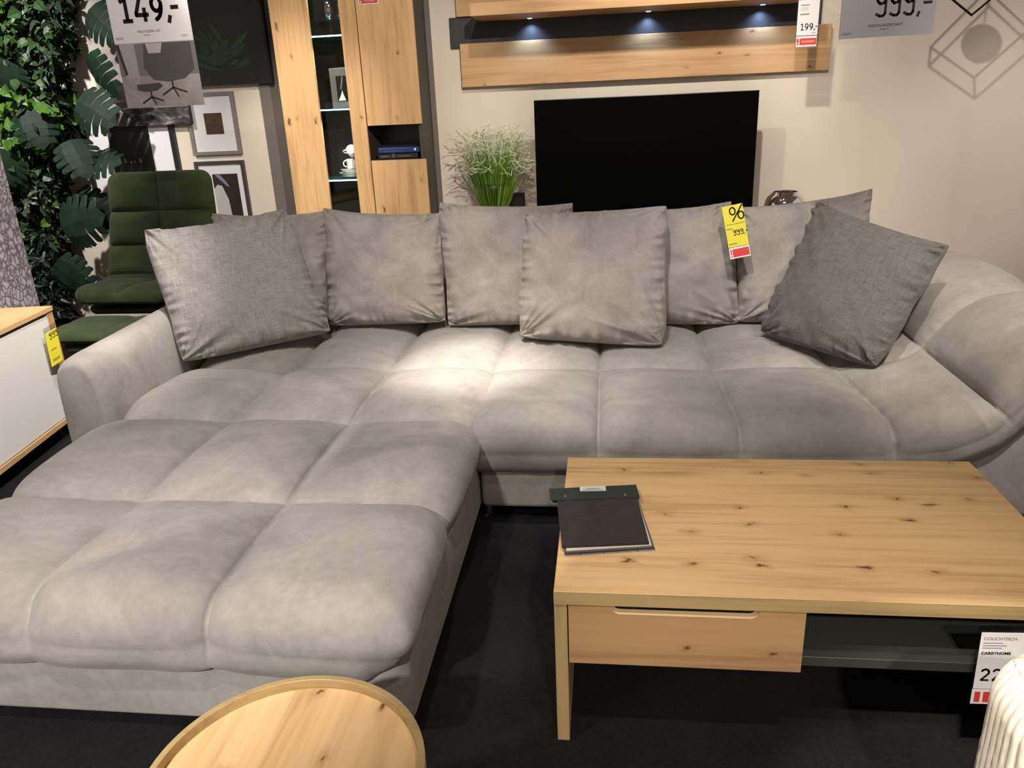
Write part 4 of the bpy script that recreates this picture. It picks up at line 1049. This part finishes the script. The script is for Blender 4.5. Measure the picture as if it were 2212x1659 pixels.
# small dark picture and chrome vase
pc = thing('photo_frame', 'small black picture frame leaning on the wall beside the grass vase', 'photo frame', (-0.63, 5.46, 0.545))
obj('frame', MB().box(-0.715, -0.565, 5.45, 5.47, 0.5455, 0.902, 0.003, 1), FRAMEK, pc)
obj('photo', MB().box(-0.70, -0.58, 5.4485, 5.4499, 0.57, 0.885), print_mat('dark_photo', [(0.60, (0.006, 0.006, 0.006)), (0.70, (0.35, 0.34, 0.28))], 14, 1.0), pc)
cv = obj('chrome_vase', MB().lathe([tuple(p) for p in smooth_poly(np.array([(0.05, 0.5455), (0.075, 0.55), (0.115, 0.60), (0.142, 0.68), (0.135, 0.755), (0.118, 0.832), (0.082, 0.862), (0.078, 0.870), (0.074, 0.862), (0.105, 0.82), (0.12, 0.74), (0.0, 0.70)]), 3)], 1.160, 5.36, 64, cap=False), CHROME, smooth=True, loc=(1.16, 5.36, 0.5455))
tag(cv, 'round polished chrome vase peeking over the cushions right of the television', 'vase')

# ================================================================== PICTURES ON THE WALL
def frame(name, label, x0, x1, z0, z1, bar, fm, mat_board, y=YW - 0.001, d=0.03, arts=(), glassy=False):
    t = thing(name, label, 'picture', ((x0 + x1) / 2, y - d / 2, z0))
    mb = MB(); mb.box(x0, x1, y - d, y, z0, z0 + bar).box(x0, x1, y - d, y, z1 - bar, z1).box(x0, x0 + bar, y - d, y, z0 + bar, z1 - bar).box(x1 - bar, x1, y - d, y, z0 + bar, z1 - bar)
    obj('frame', mb, fm, t)
    m_ = obj('mat_board', MB().box(x0 + bar, x1 - bar, y - d * 0.45, y - d * 0.2, z0 + bar, z1 - bar), mat_board, t)
    for (nm, a, b_, c_, e_, mt) in arts:
        obj(nm, MB().box(a, b_, y - d * 0.45 - 0.002, y - d * 0.45 - 0.0005, c_, e_), mt, t)
    if glassy: obj('pane', MB().box(x0 + bar, x1 - bar, y - d * 0.8, y - d * 0.72, z0 + bar, z1 - bar), CLEAR, t)
    return t
rocks = print_mat('rock_print', [(0.38, (0.012, 0.010, 0.010)), (0.52, (0.06, 0.054, 0.05)), (0.66, (0.30, 0.27, 0.25))], 3.2, 2.5, (1, 1, 2.2))
# canvas print, half light half dark rocks
cp = thing('canvas_print', 'large canvas print of dark rocks and pale mist behind the hanging 149,- sign', 'picture', (-3.30, 5.57, 1.445))
obj('canvas', MB().box(-3.63, -2.965, 5.560, 5.597, 1.445, 2.42), plain('canvas_edge', (0.02, 0.018, 0.018), 0.7), cp)
obj('rock_print', MB().box(-3.629, -2.966, 5.5585, 5.5598, 1.446, 1.565), rocks, cp)
obj('mist_print', MB().box(-3.629, -2.966, 5.5585, 5.5598, 1.565, 2.419), print_mat('mist_print', [(0.35, (0.20, 0.18, 0.16)), (0.6, (0.42, 0.38, 0.34)), (0.8, (0.52, 0.48, 0.43))], 2.0, 1.0, (1, 1, 1.2)), cp)
# dark picture with flat green leaf shapes
dk = frame('framed_picture', 'dark framed picture with green leaf shapes, next to the oak cabinet', -2.96, -2.318, 1.690, 2.50, 0.012, FRAMEK,
           plain('dark_backing', (0.009, 0.009, 0.008), 0.4), y=5.610, d=0.045)
lf = MB(); rng = random.Random(3)
for k in range(26):
    a = rng.uniform(0.2, PI - 0.2) ; L_ = rng.uniform(0.10, 0.24); cx_, cz_ = -2.70 + rng.uniform(-0.06, 0.10), 1.78 + rng.uniform(0.0, 0.14)
    dx, dz = math.cos(a), math.sin(a); w = rng.uniform(0.012, 0.03)
    lf.add([(cx_, 5.5870 - k * 1e-5, cz_), (cx_ + dx * L_ * 0.5 - dz * w, 5.5870 - k * 1e-5, cz_ + dz * L_ * 0.5 + dx * w), (cx_ + dx * L_, 5.5870 - k * 1e-5, cz_ + dz * L_), (cx_ + dx * L_ * 0.5 + dz * w, 5.5870 - k * 1e-5, cz_ + dz * L_ * 0.5 - dx * w)], [(0, 1, 2, 3)])
obj('leaf_shapes', lf, leaf_mat('dark_green_leaf', (0.006, 0.018, 0.006), (0.020, 0.045, 0.014)), dk)
obj('dark_band', MB().box(-2.45, -2.33, 5.5840, 5.5850, 1.702, 2.488), plain('black_print', (0.006, 0.005, 0.005), 0.4), dk)
# black frame with dark card and three pale arches
bf = frame('framed_picture', 'black framed picture of three pale arches on a dark square, behind the lounge chair', -3.865, -3.135, 0.945, 1.60, 0.036, FRAMEK, MATW, d=0.028,
           arts=(('dark_print', -3.66, -3.335, 1.075, 1.47, plain('charcoal_print', (0.020, 0.018, 0.016), 0.5)),))
arch = []
for x, ins in ((-3.56, 0), (-3.50, 1), (-3.44, 0)):
    if ins: arch.append([(x - 0.014, 1.185), (x - 0.014, 1.205)] + arc(x, 1.205, 0.014, 0.02, 180, 0, 8) + [(x + 0.014, 1.185)])
    else: arch.append([(x - 0.006, 1.188), (x - 0.003, 1.215)]); arch.append([(x + 0.006, 1.188), (x, 1.222)])
obj('pale_arches', on_plane(ribbon(arch, 0.010), (0, 5.6145, 0), (1, 0, 0), (0, 0, 1), 1.0, (0, 0), 0.001), plain('pale_print', (0.40, 0.38, 0.35), 0.7), bf)
brown = print_mat('brown_print', [(0.3, (0.022, 0.011, 0.005)), (0.62, (0.065, 0.035, 0.016)), (0.85, (0.3, 0.25, 0.2))], 12, 1.5)
frame('framed_picture', 'grey framed picture with a small brown square on wide white mat', -3.01, -2.640, 1.222, 1.650, 0.024, FRAMEG, MATW, d=0.030,
      arts=(('small_print', -2.888, -2.752, 1.365, 1.510, brown),))
e5 = frame('framed_picture', 'dark framed picture of a brown figure, lowest of the wall pictures', -3.02, -2.640, 0.62, 1.178, 0.022, FRAMED, MATW, d=0.030,
      arts=(('brown_print', -2.90, -2.705, 0.70, 1.085, plain('deep_brown_print', (0.022, 0.012, 0.010), 0.5)),))
obj('pale_shape', MB().prism([(-2.90, 0.75), (-2.79, 0.75), (-2.80, 0.90), (-2.835, 1.0), (-2.87, 1.01), (-2.90, 0.98)], 'y', 5.6125, 5.6135), plain('pale_figure', (0.42, 0.40, 0.36), 0.6), e5)
obj('blue_stripe', MB().prism([(-2.88, 1.08), (-2.84, 1.08), (-2.80, 1.03), (-2.775, 0.99), (-2.80, 1.0), (-2.85, 1.05)], 'y', 5.6125, 5.6135), plain('blue_grey_print', (0.16, 0.18, 0.28), 0.6), e5)

# ================================================================== HANGING SIGNS
YS = 4.0
hs = thing('hanging_sign', 'hanging white 149,- price sign with a lounge chair photo below', 'sign', (-2.25, YS, 1.55))
Os = at(248, 96, YS); U = (at(418, 86, YS) - Os); ws_ = U.length; U.normalize(); V = Vector((0, 0, 1)); V = (V - U * V.dot(U)).normalized()
cd = obj('price_card', card(Os, U, V, ws_, 0.30, 0.003), PAPER, hs)
lettering(cd, digits('149,-', 0.165), Os, U, V, 0.116, (0.060, 0.094), INK)
lettering(cd, text_mesh('RELAXSESSEL SET', 1, 0.02), Os, U, V, 0.016, (0.135, 0.046), INKG)
lettering(cd, rect(0.035, 0.008), Os, U, V, 1, (0.165, 0.030), plain('pale_grey_ink', (0.45, 0.42, 0.42), 0.7), 'printed_line')
lettering(cd, rect(0.040, 0.012), Os, U, V, 1, (0.012, 0.018), plain('pale_grey_ink_b', (0.45, 0.42, 0.42), 0.7), 'printed_line')
lettering(cd, rect(0.030, 0.010), Os, U, V, 1, (0.365, 0.018), plain('pale_grey_ink_c', (0.5, 0.47, 0.47), 0.7), 'printed_line')
hp = 0.300
Op = Os - V * (hp + 0.004) + Vector((0, 0.002, 0))
pt = obj('photo_panel', card(Op, U, V, ws_, hp + 0.004, 0.002), print_mat('grey_photo_paper', [(0.35, (0.26, 0.235, 0.22)), (0.7, (0.42, 0.385, 0.37))], 6, 1.0), hs)
def pp(poly, mat, name, lift):
    return obj(name, on_plane((poly, [tuple(range(len(poly)))]), Op, U, V, 1, (0, 0), lift), mat, pt)
G = lambda v: plain('photo_grey', (v, v * 0.92, v * 0.90), 0.6)
w, h = ws_, hp
pp([(0.0, 0.15), (w, 0.15), (w, h), (0.0, h)], G(0.17), 'photo_wall', 0.0006)
pp([(0.03, 0.14), (0.10, 0.14), (0.10, h), (0.0, h)], G(0.36), 'photo_window', 0.0008)
pp([(0.0, h), (0.018, h), (0.040, 0.16), (0.026, 0.155)], G(0.03), 'photo_curtain', 0.0010)
pp([(0.16, h), (0.25, h), (0.235, 0.255), (0.17, 0.255)], G(0.45), 'photo_headrest', 0.0012)
pp([(0.13, 0.19), (0.15, h), (0.165, h), (0.172, 0.252), (0.232, 0.252), (0.245, h), (0.40, h), (0.40, 0.17), (0.34, 0.13), (0.25, 0.118), (0.17, 0.13)], G(0.075), 'photo_chair_seat', 0.0010)
pp([(0.075, 0.11), (0.20, 0.115), (0.215, 0.10), (0.18, 0.078), (0.11, 0.075), (0.075, 0.085)], G(0.055), 'photo_footstool', 0.0014)
for (cx_, cy_, s_) in ((0.27, 0.09, 1.15), (0.145, 0.05, 1.0)):
    obj('photo_star_base', on_plane(ribbon([[(cx_, cy_ + 0.028 * s_), (cx_, cy_)], [(cx_, cy_), (cx_ - 0.055 * s_, cy_ - 0.03 * s_)], [(cx_, cy_), (cx_ + 0.062 * s_, cy_ - 0.022 * s_)], [(cx_, cy_), (cx_ + 0.02 * s_, cy_ - 0.04 * s_)]], 0.008), Op, U, V, 1, (0, 0), 0.0016), G(0.02), pt)
for xx in (0.03, ws_ - 0.03):
    obj('suspension_wire', MB().tube([Os + U * xx + V * 0.30, Os + U * xx + Vector((0, 0, 3.3 - Os.z))], 0.001, 5), STEEL, hs)

h9 = thing('hanging_sign', 'hanging 999,- price sign, its card greyed for shade, right of the wall shelf', 'sign', (0.9, 2.9, 1.64))
YQ = 2.9; Os = at(1812, 85, YQ); U = (at(2015, 72, YQ) - Os); ws_ = U.length; U.normalize(); V = Vector((0, 0, 1)); V = (V - U * V.dot(U)).normalized()
cd = obj('price_card', card(Os, U, V, ws_, 0.212, 0.003), PAPERG, h9)  # card darkened in colour for the shade it hangs in
lettering(cd, curly_nines('999,-', 0.125), Os, U, V, 0.065, (0.107, 0.060), INK)
lettering(cd, text_mesh('WOHNLANDSCHAFT', 1, 0.02), Os, U, V, 0.0112, (0.088, 0.031), plain('dim_ink', (0.035, 0.03, 0.03), 0.7))
lettering(cd, rect(0.025, 0.004), Os, U, V, 1, (0.126, 0.021), plain('dim_ink_b', (0.09, 0.08, 0.08), 0.7), 'printed_line')
lettering(cd, rect(0.029, 0.006), Os, U, V, 1, (0.009, 0.012), plain('dim_ink_c', (0.10, 0.09, 0.10), 0.7), 'printed_line')
for xx in (0.03, ws_ - 0.03):
    obj('suspension_wire', MB().tube([Os + U * xx + V * 0.212, Os + U * xx + Vector((0, 0, 3.3 - Os.z))], 0.001, 5), STEEL, h9)

# yellow tag between the cushions
yt = thing('price_tag', 'yellow 999,- percent tag with red strip hanging between the plain sofa cushions', 'price tag', (0.55, 3.62, 0.85))
q0 = at(1574, 536, 3.585); q1 = at(1618, 527, 3.585); q3 = at(1590, 452, 3.66)
U = (q1 - q0); wy = U.length; U.normalize(); V = Vector((0.012, 0.22, 1)); V = (V - U * V.dot(U)).normalized()
hy = 0.185
yc = obj('card', card(q0, U, V, wy, hy, 0.0012), YELLOW, yt)
lettering(yc, curly_nines('999,-', 0.14), q0, U, V, 0.024, (wy * 0.34, hy * 0.27), INK)
obj('percent_sign', on_plane(ribbon([arc(0.042, 0.158, 0.012, 0.016, 0, 360), arc(0.076, 0.135, 0.012, 0.016, 0, 360), [(0.036, 0.112), (0.088, 0.182)]], 0.006), q0, U, V), INK, yc)
lettering(yc, text_mesh('WOHNLANDSCHAFT', 1, 0.01), q0, U, V, 0.0085, (0.006, 0.098), plain('olive_ink_text', (0.16, 0.13, 0.02), 0.7))
for (a, c_, d_) in ((0.004, 0.080, 0.026), (0.004, 0.012, 0.035)):
    lettering(yc, rect(d_, 0.004), q0, U, V, 1, (a, c_), plain('olive_ink_line', (0.2, 0.17, 0.02), 0.7), 'printed_line')
yr = obj('red_strip', card(q0 - V * 0.052, U, V, wy, 0.050, 0.0012), PAPER, yt)
lettering(yr, rect(wy * 0.80, 0.036), q0 - V * 0.052, U, V, 1, (wy * 0.16, 0.006), RED, 'notice_panel')
lettering(yr, rect(wy * 0.06, 0.024), q0 - V * 0.052, U, V, 1, (wy * 0.06, 0.018), RED, 'exclamation_mark')
lettering(yr, rect(wy * 0.06, 0.007), q0 - V * 0.052, U, V, 1, (wy * 0.06, 0.007), RED, 'exclamation_dot')

# ================================================================== PENDANT LAMP (top right)
pl = thing('pendant_lamp', 'black wire cage pendant lamp hanging at the top right', 'lamp', (1.808, 4.5, 1.80))
tip = Vector((1.808, 4.5, 1.803))
back = Vector((0.092, 0.229, 0.0155))
dia = [Vector((0, 0, 0)), Vector((0.25, 0.05, 0.20)), Vector((0.0, 0.0, 0.40)), Vector((-0.25, -0.05, 0.17))]
fr, bk_ = [tip + p for p in dia], [tip + p + back for p in dia]
edges = [(fr[i], fr[(i + 1) % 4]) for i in range(4)] + [(bk_[i], bk_[(i + 1) % 4]) for i in range(4)] + list(zip(fr, bk_))
mb = MB()
for a, c_ in edges: mb.tube([a, c_], 0.0055, 8)
obj('wire_cage', mb, BLKMETAL, pl)
g_ = bmesh.new(); bmesh.ops.create_uvsphere(g_, u_segments=32, v_segments=20, radius=0.085)
for v in g_.verts: v.co += tip + back * 0.5 + Vector((0, 0, 0.20))
obj('globe', MB().bm(g_), plain('opal_glass', (0.75, 0.70, 0.66), 0.2), pl, smooth=True)
obj('cord', MB().tube([tip + back * 0.5 + Vector((0, 0, 0.275)), Vector((tip.x + back.x / 2, tip.y + back.y / 2, 3.3))], 0.003, 6), BLKMETAL, pl)

# ================================================================== PLANT WALL
pw = thing('vertical_garden', 'dense wall of artificial ivy and monstera leaves left of the pictures', 'plants', (-4.4, 5.5, 0.1)); pw['kind'] = 'thing'
def edge_x(z): return np.interp(z, [0.05, 0.5, 1.1, 1.6, 2.3], [-4.12, -4.0, -3.86, -3.72, -3.50])
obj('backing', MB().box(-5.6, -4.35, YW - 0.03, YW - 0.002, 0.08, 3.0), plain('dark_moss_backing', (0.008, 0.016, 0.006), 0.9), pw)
rng = random.Random(11)
def leaf(mb, pos, dirn, nrm, L_, W_, fold=0.25):
    d = dirn.normalized(); n = (nrm - d * nrm.dot(d)).normalized(); s = d.cross(n)
    pts = [(0, 0), (0.25, 0.42), (0.6, 0.40), (1.0, 0.0)]
    v = [pos, pos + d * L_ * 0.30 + s * W_ * 0.5 + n * W_ * fold, pos + d * L_ * 0.68 + s * W_ * 0.38 + n * W_ * fold * 0.7, pos + d * L_ - n * L_ * 0.15,
         pos + d * L_ * 0.68 - s * W_ * 0.38 + n * W_ * fold * 0.7, pos + d * L_ * 0.30 - s * W_ * 0.5 + n * W_ * fold, pos + d * L_ * 0.35, pos + d * L_ * 0.7 - n * L_ * 0.03]
    mb.add(v, [(0, 6, 1), (1, 6, 7, 2), (2, 7, 3), (0, 5, 6), (5, 4, 7, 6), (4, 3, 7)])
def monstera(pos, dirn, nrm, L_, W_):
    """split leaf: lobes along a bowed midrib"""
    d = dirn.normalized(); n = (nrm - d * nrm.dot(d)).normalized(); s = d.cross(n); mb = MB()
    K = 5
    def rib(t): return pos + d * L_ * t - n * L_ * 0.22 * t * t
    for sg in (-1, 1):
        for k in range(K):
            t0 = 0.02 + 0.88 * k / K; t1 = t0 + 0.88 / K
            wl = W_ * 0.56 * math.sin(PI * (0.20 + 0.70 * (k + 0.5) / K)) ** 0.6
            o0 = rib(t0) + s * sg * wl + d * L_ * 0.06 - n * wl * 0.30; o1 = rib(t1) + s * sg * wl + d * L_ * 0.05 - n * wl * 0.30
            m0 = rib(t0).lerp(o0, 0.55) + n * wl * 0.10; m1 = rib(t1).lerp(o1, 0.55) + n * wl * 0.10
            vv = [rib(t0), rib(t1), m1, m0, o0.lerp(o1, 0.10), o0.lerp(o1, 0.55) + s * sg * wl * 0.07, o1.lerp(o0, 0.10)]
            ff = [(0, 1, 2, 3), (3, 2, 6, 5, 4)]
            mb.add(vv, ff if sg > 0 else [f[::-1] for f in ff])
    mb.add([rib(0.90), rib(0.90) + s * W_ * 0.22 + d * L_ * 0.03, rib(1.06), rib(0.90) - s * W_ * 0.22 + d * L_ * 0.03], [(0, 1, 2, 3)])
    return mb
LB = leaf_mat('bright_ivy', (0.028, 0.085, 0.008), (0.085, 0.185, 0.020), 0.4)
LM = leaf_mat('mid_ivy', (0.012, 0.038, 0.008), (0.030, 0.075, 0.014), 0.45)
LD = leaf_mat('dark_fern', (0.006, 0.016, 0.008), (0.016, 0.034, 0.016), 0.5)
mbs = [MB(), MB(), MB()]
for k in range(5200):
    z = rng.uniform(0.08, 2.75); ex = edge_x(z)
    x = ex - abs(rng.gauss(0, 0.55)) - 0.10
    if x < -5.5: continue
    f_ = vnoise(x * 3.1, z * 2.6, 42); f2 = vnoise(x * 2.0 + 7, z * 1.7, 43)
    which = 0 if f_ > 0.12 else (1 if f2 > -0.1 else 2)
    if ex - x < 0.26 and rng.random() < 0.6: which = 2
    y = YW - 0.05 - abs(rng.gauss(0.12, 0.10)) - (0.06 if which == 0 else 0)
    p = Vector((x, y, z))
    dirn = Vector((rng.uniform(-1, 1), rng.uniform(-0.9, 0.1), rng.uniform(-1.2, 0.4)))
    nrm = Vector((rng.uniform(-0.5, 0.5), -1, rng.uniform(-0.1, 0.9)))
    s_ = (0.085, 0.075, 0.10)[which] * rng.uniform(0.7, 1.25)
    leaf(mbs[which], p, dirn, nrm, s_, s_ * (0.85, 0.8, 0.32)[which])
for mb in mbs: mb.v = [(p[0], min(p[1], YW - 0.012 if p[0] < -3.9 else 5.54), max(p[2], 0.02)) for p in mb.v]
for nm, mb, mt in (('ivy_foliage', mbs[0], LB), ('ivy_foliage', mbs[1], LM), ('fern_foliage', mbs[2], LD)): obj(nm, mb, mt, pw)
MM = leaf_mat('monstera_leaf', (0.004, 0.014, 0.006), (0.010, 0.027, 0.014), 0.6); MM.node_tree.nodes['Principled BSDF'].inputs['Specular IOR Level'].default_value = 0.2
for (u, v, y, L_, ax) in ((60, 235, 5.2, 0.26, -100), (185, 120, 5.3, 0.30, -60), (165, 215, 5.28, 0.30, -50), (150, 300, 5.25, 0.28, -70),
                      (185, 345, 5.3, 0.26, -35), (150, 425, 5.25, 0.32, -20), (130, 490, 5.2, 0.34, -15), (115, 570, 5.2, 0.32, -25), (30, 330, 5.2, 0.24, -110), (20, 130, 5.2, 0.24, -120), (190, 20, 5.3, 0.26, -45)):
    p = at(u, v, y); a = math.radians(ax)
    mb = monstera(p, Vector((math.cos(a + rng.uniform(-0.7, 0.7)), rng.uniform(-0.5, 0.1), math.sin(a + rng.uniform(-0.7, 0.7)))), Vector((rng.uniform(-0.9, 0.9), -1, rng.uniform(-0.2, 1.0))), L_, L_ * 0.95)
    mb.v = [(q[0], min(q[1], 5.54), max(q[2], 0.02)) for q in mb.v]
    obj('monstera_leaf', mb, MM, pw)
